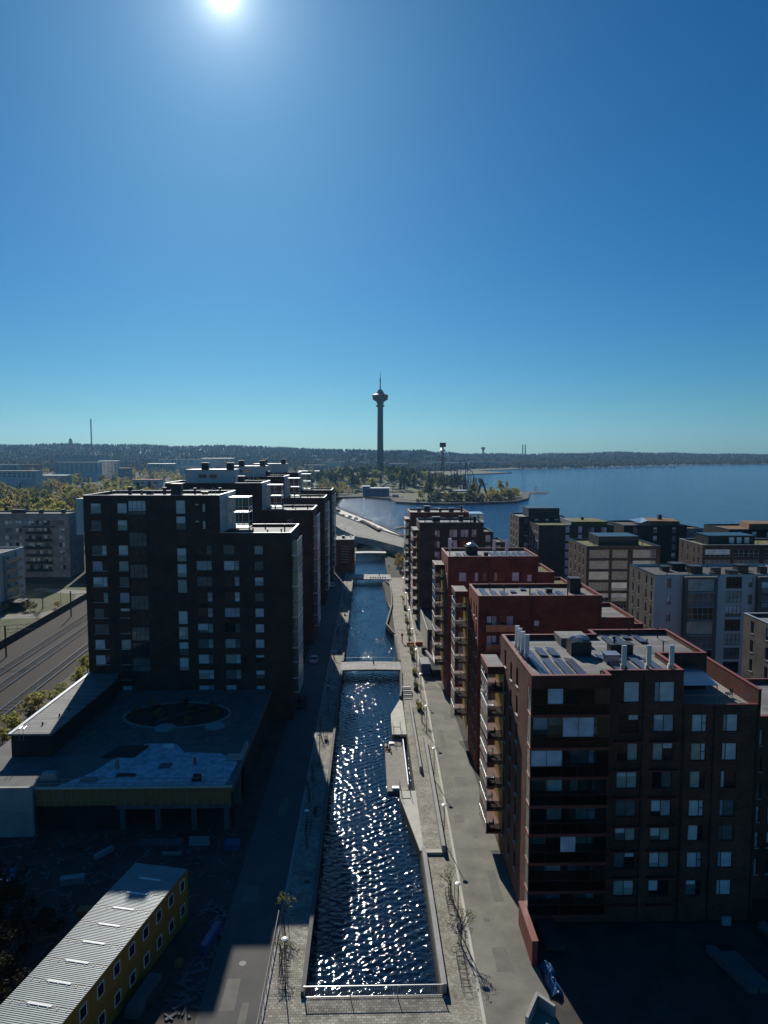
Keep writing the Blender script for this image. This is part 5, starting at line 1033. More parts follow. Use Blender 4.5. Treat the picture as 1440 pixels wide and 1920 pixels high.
# ------------------------------------------------------------------ trees
def ordn(k):
    a = ['first', 'second', 'third', 'fourth', 'fifth', 'sixth', 'seventh', 'eighth', 'ninth', 'tenth', 'eleventh', 'twelfth', 'thirteenth', 'fourteenth', 'fifteenth', 'sixteenth', 'seventeenth', 'eighteenth', 'nineteenth', 'twentieth']
    return a[k] if k < 20 else 'twenty-' + a[k - 20] if k < 29 else 'thirtieth'
def leafquad(mb, c, sz, rr, flat=.0):
    u = Vector((rr.gauss(0, 1), rr.gauss(0, 1), rr.gauss(0, 1) * (1 - flat))).normalized(); v = u.orthogonal().normalized(); v = (Matrix.Rotation(rr.uniform(0, 6.28), 3, u) @ v)
    u *= sz * rr.uniform(.6, 1.2); v *= sz * rr.uniform(.5, 1.)
    mb.quad(c - u - v, c + u - v, c + u + v, c - u + v)
def branches(mb, base, d, L, r, depth, rr, tips):
    e = base + d * L; mb.tube(base, e, r, r * .6, 5 if depth > 1 else 4, False)
    if depth == 0: tips.append(e); return
    for k in range(3 if depth > 1 else 4):
        q = (d + Vector((rr.gauss(0, .55), rr.gauss(0, .55), rr.uniform(-.05, .4)))).normalized()
        branches(mb, base + d * L * rr.uniform(.55, 1.0), q, L * rr.uniform(.55, .75), r * .5, depth - 1, rr, tips)
def broadleaf(seed, h, rx, nclump, nleaf, leaf):
    rr = random.Random(seed); tr = MB(); tips = []
    tr.tube((0, 0, -.2), (0, 0, h * .35), h * .022, h * .016, 7, False); branches(tr, Vector((0, 0, h * .3)), Vector((.03, 0, 1)), h * .27, h * .014, 2, rr, tips)
    cr = MB()
    for k in range(nclump):
        a = rr.uniform(0, 6.28); z = rr.random(); rad = rx * math.sqrt(max(.05, 1 - (2 * z - .85) ** 2 * .75)) * math.sqrt(rr.random())
        c = Vector((rad * math.cos(a), rad * math.sin(a), h * (.28 + .66 * z))); cl = rx * rr.uniform(.22, .4)
        for j in range(nleaf):
            d = Vector((rr.gauss(0, 1), rr.gauss(0, 1), rr.gauss(0, .8))).normalized() * cl * rr.random() ** .4; leafquad(cr, c + d, leaf, rr)
    return tr, cr
def conifer(seed, h, rx, n, leaf):
    rr = random.Random(seed); tr = MB().tube((0, 0, -.2), (0, 0, h * .97), h * .018, .03, 6, False); cr = MB()
    for k in range(n):
        f = rr.random() ** .8; z = h * (.1 + .88 * f); rad = rx * (1 - f) * (.75 + .35 * math.sin(f * 40)) + .12; a = rr.uniform(0, 6.28); q = rr.random() ** .5
        c = Vector((rad * q * math.cos(a), rad * q * math.sin(a), z - .28 * rad * q)); leafquad(cr, c, leaf, rr, .3)
    return tr, cr
def pine(seed, h, rx, n, leaf):
    rr = random.Random(seed); tr = MB().tube((0, 0, -.2), (0, 0, h * .92), h * .017, .06, 6, False); cr = MB()
    for k in range(11):
        a = rr.uniform(0, 6.28); q = rr.random() ** .5 * rx; c0 = Vector((q * math.cos(a), q * math.sin(a), h * rr.uniform(.5, .95)))
        for j in range(n // 11): leafquad(cr, c0 + Vector((rr.gauss(0, .5), rr.gauss(0, .5), rr.gauss(0, .3))) * rx * .6, leaf, rr, .3)
    return tr, cr
def bare(seed, h):
    rr = random.Random(seed); tr = MB(); tips = []; tr.tube((0, 0, -.1), (0, 0, h * .32), h * .02, h * .015, 7, False)
    for k in range(4): branches(tr, Vector((0, 0, h * .3)), Vector((rr.gauss(0, .35), rr.gauss(0, .35), 1)).normalized(), h * .25, h * .011, 3, rr, tips)
    return tr, tips
def shr(spec, tm, cm): return (spec[0].mesh('trunk', M[tm]), spec[1].mesh('crown', M[cm]))
KIND = {}
for k in range(3): KIND['spring%d' % k] = shr(broadleaf(10 + k, 10, 3.9, 24, 26, .34), 'bark', 'leaf_spring')
for k in range(2): KIND['ochre%d' % k] = shr(broadleaf(20 + k, 10, 3.4, 22, 22, .32), 'bark', 'leaf_ochre')
for k in range(2): KIND['green%d' % k] = shr(broadleaf(30 + k, 10, 4.0, 24, 26, .34), 'bark', 'leaf_green')
for k in range(2): KIND['twig%d' % k] = shr(broadleaf(40 + k, 10, 3.6, 20, 15, .22), 'bark', 'twig')
for k in range(2): KIND['spruce%d' % k] = shr(conifer(50 + k, 10, 2.2, 420, .36), 'bark', 'needle')
for k in range(2): KIND['pine%d' % k] = shr(pine(60 + k, 10, 2.4, 330, .36), 'bark', 'needle')
KIND['gold0'] = shr(conifer(70, 10, 3.2, 500, .4), 'bark', 'needle_gold')
KIND['dark0'] = shr(broadleaf(80, 10, 5.5, 26, 34, .3), 'bark', 'leaf_dark')
NAMES = {'spring': 'broadleaf_tree', 'ochre': 'broadleaf_tree', 'green': 'broadleaf_tree', 'twig': 'broadleaf_tree', 'spruce': 'spruce_tree', 'pine': 'pine_tree', 'gold': 'spruce_tree', 'dark': 'shrub'}
LOOK = {'spring': 'fresh yellow-green broadleaf tree', 'ochre': 'ochre budding broadleaf tree', 'green': 'mid green broadleaf tree', 'twig': 'brownish half-bare tree', 'spruce': 'dark pointed spruce', 'pine': 'dark round-headed pine', 'gold': 'golden bushy conifer', 'dark': 'dark low shrub'}
def tree(kind, x, y, z, h, where, group, label=None, wide=1.):
    base = kind.rstrip('0123456789'); tr, cr = KIND[kind]
    t = thing(NAMES[base], label or (LOOK[base] + ' ' + where), 'tree' if base != 'dark' else 'shrub', (x, y, z), group, rnd.uniform(0, 6.28)); s = h / 10; t.scale = (s * wide, s * wide, s)
    for nm, me_ in (('trunk', tr), ('crown', cr)):
        o = link(bpy.data.objects.new(nm, me_)); o.parent = t
def scatter(n, fx, kinds, hr, where, group, zf=lambda x, y: 0.):
    for k in range(n):
        x, y = fx(); kd = rnd.choice(kinds); v = {'spring': 3, 'ochre': 2, 'green': 2, 'twig': 2, 'spruce': 2, 'pine': 2, 'gold': 1, 'dark': 1}[kd]
        tree('%s%d' % (kd, rnd.randrange(v)), x, y, zf(x, y), rnd.uniform(*hr) * (1.15 if kd in ('spruce', 'pine') else 1), where, group, wide=rnd.uniform(.9, 1.25))
# park behind the grey apartment block on the left (bearing-spread, 320 m to 760 m out)
def park():
    while True:
        y = rnd.uniform(360, 760); px = rnd.uniform(-20, 350); x = y * ((px - 690) / 1331)
        if not (-150 < x < -95 and 270 < y < 318): return x, y
scatter(155, park, ['spring'] * 6 + ['ochre'] * 3 + ['twig'] * 2 + ['green'] * 2 + ['spruce'], (14, 21), 'in the park behind the grey apartment block', 'park trees at left')
for px, y, h, kd in ((205, 560, 20, 'spring1'), (250, 640, 20, 'spruce0'), (262, 650, 23, 'spruce1'), (270, 640, 19, 'pine0'), (318, 660, 20, 'spruce0'), (330, 680, 21, 'pine1'), (228, 600, 17, 'pine1'), (85, 420, 17, 'ochre0'), (95, 415, 15, 'ochre1'), (238, 560, 14, 'ochre1'), (290, 700, 17, 'spruce1'), (340, 690, 16, 'pine0'), (150, 560, 16, 'green1')):
    tree(kd, y * (px - 690) / 1331, y, 0, h, 'standing tall above the park at left', 'tall park trees')
# beyond the park and between the far houses: a wood that reads as one mass
def wood(name, n, pick, kind, hr):
    rs_ = np.random.RandomState(len(name) + n); V_, F_, c_ = [], [], 0
    src = [KIND[k][1] for k in KIND if k.rstrip('0123456789') == kind]; dat = []
    for me_ in src:
        v = np.empty(len(me_.vertices) * 3); me_.vertices.foreach_get('co', v); dat.append(v.reshape(-1, 4, 3)[::2].reshape(-1, 3) * np.array([1.12, 1.12, 1.0]))
    for k in range(n):
        x, y = pick(); v = dat[k % len(dat)]; s_ = rs_.uniform(*hr) / 10; a = rs_.uniform(0, 6.28); c, q = math.cos(a), math.sin(a)
        V_.append(np.stack([(v[:, 0] * c - v[:, 1] * q) * s_ + x, (v[:, 0] * q + v[:, 1] * c) * s_ + y, v[:, 2] * s_], -1)); c_ += len(v)
    v = np.concatenate(V_); me_ = bpy.data.meshes.new(name); me_.vertices.add(len(v)); me_.vertices.foreach_set('co', v.ravel()); m_ = len(v) // 4
    me_.loops.add(len(v)); me_.loops.foreach_set('vertex_index', np.arange(len(v))); me_.polygons.add(m_); me_.polygons.foreach_set('loop_start', np.arange(m_) * 4); me_.polygons.foreach_set('loop_total', np.full(m_, 4)); me_.update(); me_.materials.append(src[0].materials[0])
    tag(link(bpy.data.objects.new(name, me_)), kind='stuff')
def city():
    while True:
        y = rnd.uniform(700, 1750); px = rnd.uniform(-40, 660); x = y * (px - 690) / 1331
        if not any(a * 1. - 3 < px < b_ + 3 and yy - 14 < y < yy + 20 for a, b_, yy in FARB): return x, y
FARB = [(-5, 75, 900), (60, 130, 980), (110, 225, 1250), (225, 245, 1150), (252, 300, 760)]
for kd, n_ in (('spring', 170), ('ochre', 120), ('green', 70), ('twig', 120), ('spruce', 80), ('pine', 90)): wood('far_wood_' + {'spring': 'light_green', 'ochre': 'ochre', 'green': 'green', 'twig': 'brown', 'spruce': 'spruce', 'pine': 'pine'}[kd], n_, city, kd, (10, 17))
# peninsula
def inside(p, poly):
    r_ = False
    for (a, b_), (c, d) in zip(poly, poly[1:] + poly[:1]):
        if (b_ > p[1]) != (d > p[1]) and p[0] < (c - a) * (p[1] - b_) / (d - b_) + a: r_ = not r_
    return r_
PEN = [(-60, 815), (0, 830), (40, 745), (60, 715), (115, 715), (146, 732), (166, 775), (193, 880), (184, 925), (155, 950), (140, 1100), (120, 1290), (-60, 1290)]
sheet('peninsula_ground', PEN, .25, M['grass'], h=.6)
def penz(x, y): return max(0., 13 * math.exp(-((x - 10) / 75) ** 2 - ((y - 1120) / 170) ** 2))
mbp = MB(); NP = 22
for j in range(NP):
    for i in range(NP):
        pts = [(-160 + 300 * (i + a) / NP, 880 + 460 * (j + b_) / NP) for a, b_ in ((0, 0), (1, 0), (1, 1), (0, 1))]
        mbp.quad(*[(x, y, penz(x, y) - .15) for x, y in pts])
mbp.top('knoll', M['grass'], 'structure')
def pen():
    while True:
        x, y = rnd.uniform(-130, 205), rnd.uniform(715, 1290)
        if inside((x, y), PEN) and not (55 < x < 160 and 780 < y < 925 and rnd.random() < .75) and not (-40 < x < 60 and y < 870 and rnd.random() < .9): return x, y
scatter(150, pen, ['spruce'] * 3 + ['pine'] * 4 + ['green'] * 2 + ['spring'] * 3 + ['twig'] * 2 + ['ochre'], (9, 15), 'on the peninsula around the tall tower', 'peninsula trees', penz)
def pen2():
    y = rnd.uniform(880, 1200); return rnd.uniform(-150, 130), y
scatter(120, pen2, ['pine'] * 4 + ['spruce'] * 3 + ['green', 'spring'], (11, 17), 'on the wooded knoll below the tall tower', 'trees on the tower knoll', penz)
def tip():
    f = rnd.random(); x = 62 + 100 * f + rnd.uniform(-5, 5); return x, 705 + 45 * max(0, f - .35) + 60 * max(0, f - .75) * 4 * rnd.random() + rnd.uniform(3, 24)
scatter(58, tip, ['ochre'] * 3 + ['twig'] * 4 + ['green'] * 2 + ['spring'], (6, 11), 'along the stony tip of the peninsula', 'trees on the peninsula tip')
for k in range(30):
    f = (k + rnd.random()) / 30; x = 50 + 105 * f; y = float(np.interp(x, [48, 80, 120, 150, 160], [703, 694, 709, 725, 742])) + rnd.uniform(1, 7); tree(rnd.choice(['dark0', 'green0', 'twig1']) if k % 2 else 'dark0', x, y, -.3, rnd.uniform(3, 5.5), '', 'shore bushes', 'low dark bush on the near peninsula shore, %s from the left' % ordn(k) if k < 30 else '', wide=1.3)
tree('spring2', 55, 742, 0, 11, '', 'peninsula trees', 'single round light green tree on the near peninsula shore')
tree('green0', 72, 726, 0, 12, '', 'peninsula trees', 'dark round tree at the near shore right of the round light one'); tree('spruce1', 48, 380, 0, 10, '', None, 'small spruce seen over the brown tower roof')
tree('ochre0', 157, 800, 0, 17, '', 'peninsula trees', 'tall narrow yellow tree near the peninsula tip', wide=.6)
tree('pine0', -27, 590, 0, 18, '', None, 'dark pine at the corner of the farthest dark block by the promenade'); tree('spruce0', -29, 600, 0, 20, '', None, 'dark spruce beside the promenade behind the farthest dark block')
# the bank between brown tower and road bridge
for k, (x, y) in enumerate(((14.0, 300), (15.2, 306), (13.2, 310), (16, 314), (14.6, 319), (12.6, 305))): tree(('ochre1', 'twig0', 'ochre0')[k % 3], x, y, 0, rnd.uniform(4, 6), '', 'bushes by the road bridge', 'ochre bush on the bank below the road bridge')
# beside the railway
for k in range(26):
    y = 104 + k * 5.2 + rnd.uniform(-2, 2); tree(rnd.choice(['spring0', 'spring1', 'spring2', 'ochre0']), RX(-63.8, y) + rnd.uniform(-1.2, 1.4), y, 0, rnd.uniform(2.2, 4.6), '', 'shrubs beside the railway', 'yellow-green shrub on the railway verge, %s from the camera' % ordn(k), wide=1.4)
for k, (x, y, h) in enumerate(((-104, 226, 9.5), (-112, 230, 7), (-96, 205, 5))):
    tr, tips = bare(90 + k, h); t = thing('bare_tree', ('large bare tree beside the path left of the railway', 'bare tree next to the shed left of the railway', 'small bare tree at the railway fence')[k], 'tree', (x, y, 0)); o = link(bpy.data.objects.new('trunk', tr.mesh('trunk', M['bark_pale']))); o.parent = t
for k, (x, y, h) in enumerate(((-107, 224, 3), (-110, 226, 2.6), (-100, 228, 2.4), (-117, 222, 3))): tree(('green0', 'spring1', 'ochre1', 'dark0')[k], x, y, 0, h, '', None, ('round green shrub left of the bare tree', 'yellow-green shrub by the shed', 'ochre shrub right of the bare tree', 'dark shrub beside the shed at left')[k], wide=1.5)
# foreground left: dark thicket and the golden conifer
for k, (x, y, h) in enumerate(((-38, 71, 4.5), (-35.5, 66, 4), (-41, 76, 4.2), (-34, 62, 3.6), (-37, 60, 3.8), (-44, 73, 4.4), (-40, 66, 4.6), (-33, 70.5, 2.8), (-45, 67, 4))): tree('dark0', x, y, 0, h, '', 'dark thicket at lower left', 'dark dense shrub of the lower-left thicket, %s' % ('nearest to the white sheet pile', 'in its middle by the cabins', 'at its far end', 'close behind the cabins', 'next to the golden conifer', 'at the left edge, far side', 'tallest, in its centre', 'low one touching the cabins', 'at the left edge, middle')[k], wide=1.2)
for k in range(14):
    a = k * .45 + .2; tree(('dark0', 'green0', 'ochre1')[k % 3], -32 + 6.6 * math.cos(a) * (.55 + .45 * (k % 2)), 116.5 + 4.2 * math.sin(a) * (.55 + .45 * (k % 2)), 6.1, rnd.uniform(.9, 1.9), '', 'garden shrubs on the deck', 'small garden shrub in the planted oval on the parking deck', wide=1.4)
tree('gold0', -33.6, 58.2, 0, 5.2, '', None, 'golden bushy conifer at the lower left edge behind the cabins'); tree('gold0', -29.8, 61.5, 0, 2.6, '', None, 'small thin golden bush at the back of the cabins')
# young quay trees: bare crowns with a few leaves
def young(x, y, h, seed, label, leaf=True):
    tr, tips = bare(seed, h); t = thing('young_tree', label, 'tree', (x, y, .12), 'young trees on the quays'); o = link(bpy.data.objects.new('trunk', tr.mesh('trunk', M['bark']))); o.parent = t
    if leaf:
        rr = random.Random(seed); cr = MB()
        for p in tips:
            for j in range(1): leafquad(cr, p + Vector((rr.gauss(0, .12), rr.gauss(0, .12), rr.gauss(0, .12))), .05, rr)
        o = link(bpy.data.objects.new('crown', cr.mesh('crown', M['leaf_spring']))); o.parent = t
    st = MB()
    for a in (0, 2.1, 4.2): st.tube((.45 * math.cos(a), .45 * math.sin(a), 0), (.4 * math.cos(a), .4 * math.sin(a), 1.5), .035)
    o = link(bpy.data.objects.new('stake', st.mesh('stake', M['timber_dark']))); o.parent = t
young(9.35, 68.0, 4.8, 201, 'nearest young bare tree on the right quay beside the first lamp'); young(9.2, 75.6, 4.6, 202, 'second young tree on the right quay beyond the bicycle rack')
young(-9.0, 71.6, 3.9, 203, 'young leafing tree at the kerb of the left quay in the shade edge'); young(-8.5, 65.6, 3.6, 204, 'nearest young bare tree on the left quay near the lamp')
for k, y in enumerate((98, 104.5, 122, 146, 170, 190, 214, 240)): young(-8.4, y, 4.6, 210 + k, 'young bare tree in shade on the left quay, %s along the row' % ORD[k], False)
for k, y in enumerate((128, 151, 166, 183, 196, 230)): young(9.9 + (y - 120) * .015, y, 3.8, 230 + k, 'young tree on the sunlit right quay past the dock, %s along the row' % ORD[k])

# ------------------------------------------------------------------ the tall tower and the amusement park
tx, ty = 20.6, 1190
t = thing('observation_tower', 'tall slender concrete observation tower with a dark saucer pod and antenna', 'tower', (tx, ty, 12))
MB().lathe(tx, ty, [(6.4, 8), (5.6, 20), (5.0, 60), (4.7, 126)], 24).part('shaft', M['tower_concrete'], t, True)
MB().lathe(tx, ty, [(4.7, 124.5), (7.2, 126), (7.2, 127.8), (4.8, 128.8)], 24).part('collar', M['tower_concrete'], t)
MB().lathe(tx, ty, [(4.7, 129), (6.6, 133.5), (12.2, 137), (12.8, 138.2), (12.8, 139.2)], 32).part('pod_underside', M['tower_dark'], t)
MB().lathe(tx, ty, [(12.5, 139.2), (13.5, 143.2), (13.6, 143.6)], 32).part('pod_windows', M['pane_dark'], t)
MB().lathe(tx, ty, [(13.7, 143.6), (13.7, 144.4), (8.5, 146.6), (7.2, 147.2)], 32).part('pod_roof', M['tower_dark'], t)
MB().lathe(tx, ty, [(6.2, 147), (6.2, 149.2), (4.8, 149.6), (4.8, 151.6), (3.4, 151.8), (3.4, 153.6)], 20).part('upper_deck', M['tower_dark'], t)
MB().lathe(tx, ty, [(1.0, 153.4), (.8, 166), (1.1, 166), (1.1, 171), (.5, 171.5), (.25, 183)], 10).part('antenna', M['tower_dark'], t)
def lattice(name, label, cat, x, y, z0, z1, w_, m_, head=None, r=.14, seg=6.):
    t = thing(name, label, cat, (x, y, z0)); mb = MB(); n_ = max(2, int((z1 - z0) / seg))
    cs = [(-w_ / 2, -w_ / 2), (w_ / 2, -w_ / 2), (w_ / 2, w_ / 2), (-w_ / 2, w_ / 2)]
    for c in cs: mb.tube((x + c[0], y + c[1], z0), (x + c[0], y + c[1], z1), r * 1.3, n=4)
    for k in range(n_):
        za, zb_ = z0 + (z1 - z0) * k / n_, z0 + (z1 - z0) * (k + 1) / n_
        for i in range(4): a, c = cs[i], cs[(i + 1) % 4]; mb.tube((x + a[0], y + a[1], za), (x + c[0], y + c[1], zb_), r, n=3, caps=False); mb.tube((x + c[0], y + c[1], za), (x + a[0], y + a[1], zb_), r, n=3, caps=False)
    mb.part('lattice', M[m_], t)
    return t
t = lattice('drop_tower', 'reddish lattice drop tower ride with a boxy dark head', 'ride', 89.4, 850, 2, 52, 2.6, 'steel_red', r=.22)
MB().lathe(89.4, 850, [(1.5, 50), (3.4, 51.5), (3.4, 53), (1.6, 54)], 14).part('carriage', M['metal_white'], t); MB().box(85.9, 847.4, 56.2, 92.9, 852.6, 61.4).part('head', M['tower_dark'], t); MB().box(88.4, 849, 54, 90.4, 851, 56.2).part('neck', M['metal_grey'], t)
t = thing('roller_coaster', 'blue roller coaster loops and lift hill on the peninsula', 'ride', (122, 900, 2))
def track(pts, nm='track'):
    mb = MB()
    for a, c in zip(pts[:-1], pts[1:]): mb.tube(a, c, .5, n=5, caps=False)
    mb.part(nm, M['steel_blue'], t)
track([(113, 900, 3)] + [(113.5, 900, 12), (114, 900, 26), (115.4, 900, 34), (118, 900, 39), (121, 900, 40.4), (124, 900, 38), (126, 900, 32), (127, 900, 22), (128, 900, 10), (129, 900, 4)])
track([(121, 898, 3), (121.4, 898, 14), (122.5, 898, 22), (125, 898, 27), (128.5, 898, 28.4), (132, 898, 26), (134, 898, 20), (134.6, 898, 10), (135, 898, 4)])
track([(106, 903, 4), (106, 903, 34), (109, 903, 35), (112, 903, 30), (114, 903, 15), (118, 903, 8), (124, 903, 14), (130, 903, 12), (137, 903, 18), (138, 903, 6)])
for x, h in ((106, 34), (109.5, 33), (113.8, 26), (118, 38), (124, 37), (127, 22), (130, 27), (134, 20), (138, 17), (121, 24)): MB().tube((x, 901, 0), (x, 901, h), .35, n=5).tube((x, 905, 0), (x, 901, h * .8), .25, n=4).part('support', M['steel_blue'], t)
t = thing('swing_ride', 'dark A-frame swing ride with crossed arms near the peninsula tip', 'ride', (134, 830, 1))
for a, c in (((128, 830, 1), (134, 830, 19)), ((140, 830, 1), (134, 830, 19)), ((129, 826, 1), (134, 830, 17)), ((139, 834, 1), (134, 830, 17)), ((127, 829, 9), (140, 831, 13))): MB().tube(a, c, .7, .5, 6).part('arm', M['tower_dark'], t)
t = lattice('mast', 'thin tall radio mast on the forested ridge at far left', 'mast', -1728, 4500, 80, 258, 5, 'metal_dark', r=1.1, seg=22)
t = thing('water_tower', 'small far tower with round head on the far shore', 'tower', (486.6, 3000, 20)); MB().lathe(486.6, 3000, [(4, 20), (3.4, 58), (6, 61), (9, 66), (9, 70), (3, 72.5)], 14).part('shaft', M['tower_concrete'], t)
t = thing('lookout_tower', 'small square lookout tower on top of the forested ridge', 'tower', (-1486, 3600, 80)); MB().box(-1492, 3594, 80, -1480, 3606, 110).part('wall', M['tower_concrete'], t); MB().lathe(-1486, 3600, [(9, 110), (9, 112), (4, 117), (.5, 121)], 12).part('roof', M['roof_dark'], t)
def shed(x, y, sx, sy, h, wall, roof, label, z=0., nm='pavilion', cat='building', nwin=0):
    t = thing(nm, label, cat, (x, y, z)); MB().box(x - sx / 2, y - sy / 2, z, x + sx / 2, y + sy / 2, z + h).part('wall', M[wall], t); MB().box(x - sx / 2 - .4, y - sy / 2 - .4, z + h, x + sx / 2 + .4, y + sy / 2 + .4, z + h + .5).part('roof', M[roof], t)
    for k in range(nwin): a = x - sx / 2 + sx * (k + .25) / nwin; MB().box(a, y - sy / 2 - .08, z + h * .35, a + sx * .5 / nwin, y - sy / 2 + .05, z + h * .75).part('window', M['pane_dark'], t)
    return t
shed(12, 812, 24, 12, 9, 'steel_blue', 'metal_grey', 'blue-grey hall at the peninsula shore left of the red boat', nwin=6); shed(-2, 815, 8, 10, 11, 'steel_blue', 'metal_grey', 'taller blue block joined to the shore hall')
shed(83, 770, 14, 10, 6, 'plaster_grey', 'metal_grey', 'grey pavilion among the peninsula trees', nwin=3); shed(98, 800, 30, 8, 4, 'timber_dark', 'roof_felt', 'long low dark shed below the drop tower', nwin=5); shed(108, 815, 22, 9, 6, 'plaster_white', 'metal_white', 'long white roofed pavilion by the roller coaster', nwin=4); shed(70, 745, 10, 6, 3.4, 'timber_dark', 'metal_grey', 'small dark kiosk by the near peninsula shore', nwin=2); shed(115, 735, 7, 6, 3, 'plaster_white', 'metal_white', 'tiny pale hut on the stony peninsula shore', nwin=1)
t = thing('boat', 'red-roofed boat moored on the peninsula shore', 'boat', (32, 790, -1)); MB().prism([(26, 788), (36, 787), (39, 789), (36, 791.5), (26, 791)], -1.4, 1.0).part('hull', M['plastic_red'], t); MB().box(27, 788.4, 1.0, 34, 790.6, 3.0).part('cabin', M['paint_white'], t); MB().box(26.6, 788, 3.0, 34.6, 791, 3.3).part('cabin_roof', M['plastic_red'], t)
t = thing('toboggan_track', 'pale winding water slide track on the wooded shore', 'ride', (-10, 850, 4)); mb = MB(); pp = [(-38, 860, 16), (-26, 858, 15), (-20, 856, 10), (-12, 852, 6), (0, 848, 5), (14, 848, 6), (22, 856, 12), (30, 862, 14)]
for a, c in zip(pp[:-1], pp[1:]): mb.tube(a, c, .9, n=6)
mb.part('track', M['concrete_pale'], t); mb = MB()
for a in pp: mb.tube((a[0], a[1], 0), a, .25, n=5)
mb.part('support', M['metal_grey'], t)
# stony shore of the peninsula
lofted('riprap', M['stone_riprap'], 'dark stone bank along the near shore of the peninsula', 'stones', [(-34, 792), (-4, 800), (26, 765), (30, 712), (48, 700), (80, 690), (120, 705), (150, 720), (172, 765), (200, 880)], 3.5, 2.4, -1.9)

# ------------------------------------------------------------------ left middle distance
b = B('apartment_block', 'grey brick apartment block with stacked balconies, left behind the railway', (-128, 292, 0), 'brick_pale', 'window_dark_frame')
fw = [(u, 21.2 - 3.0 * k, ww, 1.7, 'v', None) for k in range(7) for (u, ww) in ((2.5, 3.0), (9.5, 2.2), (16.8, 1.6), (20.5, 1.6), (25.0, 3.0), (29.2, 2.6), (34.4, 2.2), (37.4, 2.2), (40.5, 2.4), (46.4, 2.2))]
b.block(-170, 285, -119.5, 299, 25.6, 'roof_dark', 'coping_dark', fw=[q for q in fw])
for k in range(6):
    z = 17.6 - 3.0 * k
    s = MB().box(-150.5 + 14, 283.6, z - .2, -136.5 + 10.6, 284.98, z).part('balcony', M['concrete_dark'], b.root); MB().box(-136.4, 283.6, z, -126, 283.66, z + 1.05).part('balustrade_panel', M['glass_smoke'], s)
MB().box(-137.2, 283.0, 20.2, -125.0, 285, 20.5).part('canopy', M['roof_dark'], b.root)
for x, s in ((-142, 5), (-133, 1.2), (-152, 1.4), (-124, 1.0)): b.vent(x, 291, 25.1, s, 2, 1.6)
b.done()
plain_block('dark apartment block wing just left of the nearest dark block, glazed corner', -118.6, 300, -100, 314, 22.5, 'brick_brown', 'roof_felt', 'coping_dark', [(u, 18.6 - 3.0 * k, 3.6, 2.0, 'g', ('pane_mid', 'pane_dark')[k % 2]) for k in range(6) for u in (1, 6, 11)])
b = B('apartment_block', 'pale plastered building cut by the left edge with glazed balconies', (-128, 232, 0), 'plaster_white', 'window_white_frame')
b.block(-140, 224, -116, 240, 18.2, 'roof_dark', 'coping_white', fw=rows_((14, 18.6, 21.9), 18.2, 5, 1.3, 1.7), rw=rows_((4, 9), 18.2, 5, 2.2, 2.0, 'v'))
for k in range(5):
    z = 14.6 - 3.05 * k; q = MB().box(-116, 226, z - .2, -114.7, 236, z).part('balcony', M['concrete'], b.root); MB().box(-114.76, 226, z, -114.72, 236, z + 1.1).part('glass_panel', M['glass_milk'], q); MB().box(-115.95, 226, z, -114.8, 226.04, z + 2.6).part('glass_panel', M['glass_milk'], q)
b.done()
t = thing('shed', 'dark open shed with flat roof by the bare tree left of the railway', 'shed', (-113.5, 227, 0)); MB().box(-117, 224, 2.4, -110, 230, 2.65).part('roof', M['roof_dark'], t)
for x in (-116.8, -110.3):
    for y in (224.2, 229.7): MB().box(x, y, 0, x + .15, y + .15, 2.4).part('post', M['timber_dark'], t)
MB().box(-116.8, 229.3, 0, -110.2, 229.5, 2.3).part('rear_wall', M['timber_dark'], t)
t = thing('noise_wall', 'long dark timber noise wall between the railway and the path', 'wall', (-93, 215, 0))
for k in range(34):
    y0 = 170 + k * 3; MB().prism([(RX(-92.6, y0), y0), (RX(-92.35, y0), y0), (RX(-92.35, y0 + 2.94), y0 + 2.94), (RX(-92.6, y0 + 2.94), y0 + 2.94)], 0, 2.1).part('panel', M['timber_dark'], t)
t = thing('mesh_fence', 'green mesh fence on posts along the lawn by the railway', 'fence', (-100, 195, 0))
for k in range(14): MB().tube((-122 + k * 2.1, 189 + k * .9, 0), (-122 + k * 2.1, 189 + k * .9, 1.6), .05).part('post', M['metal_dark'], t)
MB().quad((-122, 189, 1.5), (-94.7, 200.7, 1.5), (-94.7, 200.7, 1.6), (-122, 189, 1.6)).part('top_wire', M['metal_dark'], t)
for k, (x, y) in enumerate(((-88.5, 172), (-90.5, 215))):
    t = thing('catenary_mast', ('nearer dark railway mast left of the tracks', 'farther dark railway mast near the timber wall')[k], 'mast', (x, y, 0)); MB().box(x - .15, y - .15, 0, x + .15, y + .15, 8).part('post', M['metal_dark'], t); MB().tube((x, y, 7), (x + 8, y, 7.3), .07).tube((x, y, 6), (x + 8, y, 7.2), .04).part('bracket', M['metal_grey'], t)
t = thing('street_lamp', 'thin lamp post beside the curving path left of the railway', 'street lamp', (-96.5, 222, 0)); MB().tube((-96.5, 222, 0), (-96.5, 222, 6.5), .06).part('pole', M['metal_grey'], t); MB().box(-96.9, 221.9, 6.45, -96.1, 222.1, 6.55).part('lamp_head', M['metal_white'], t)

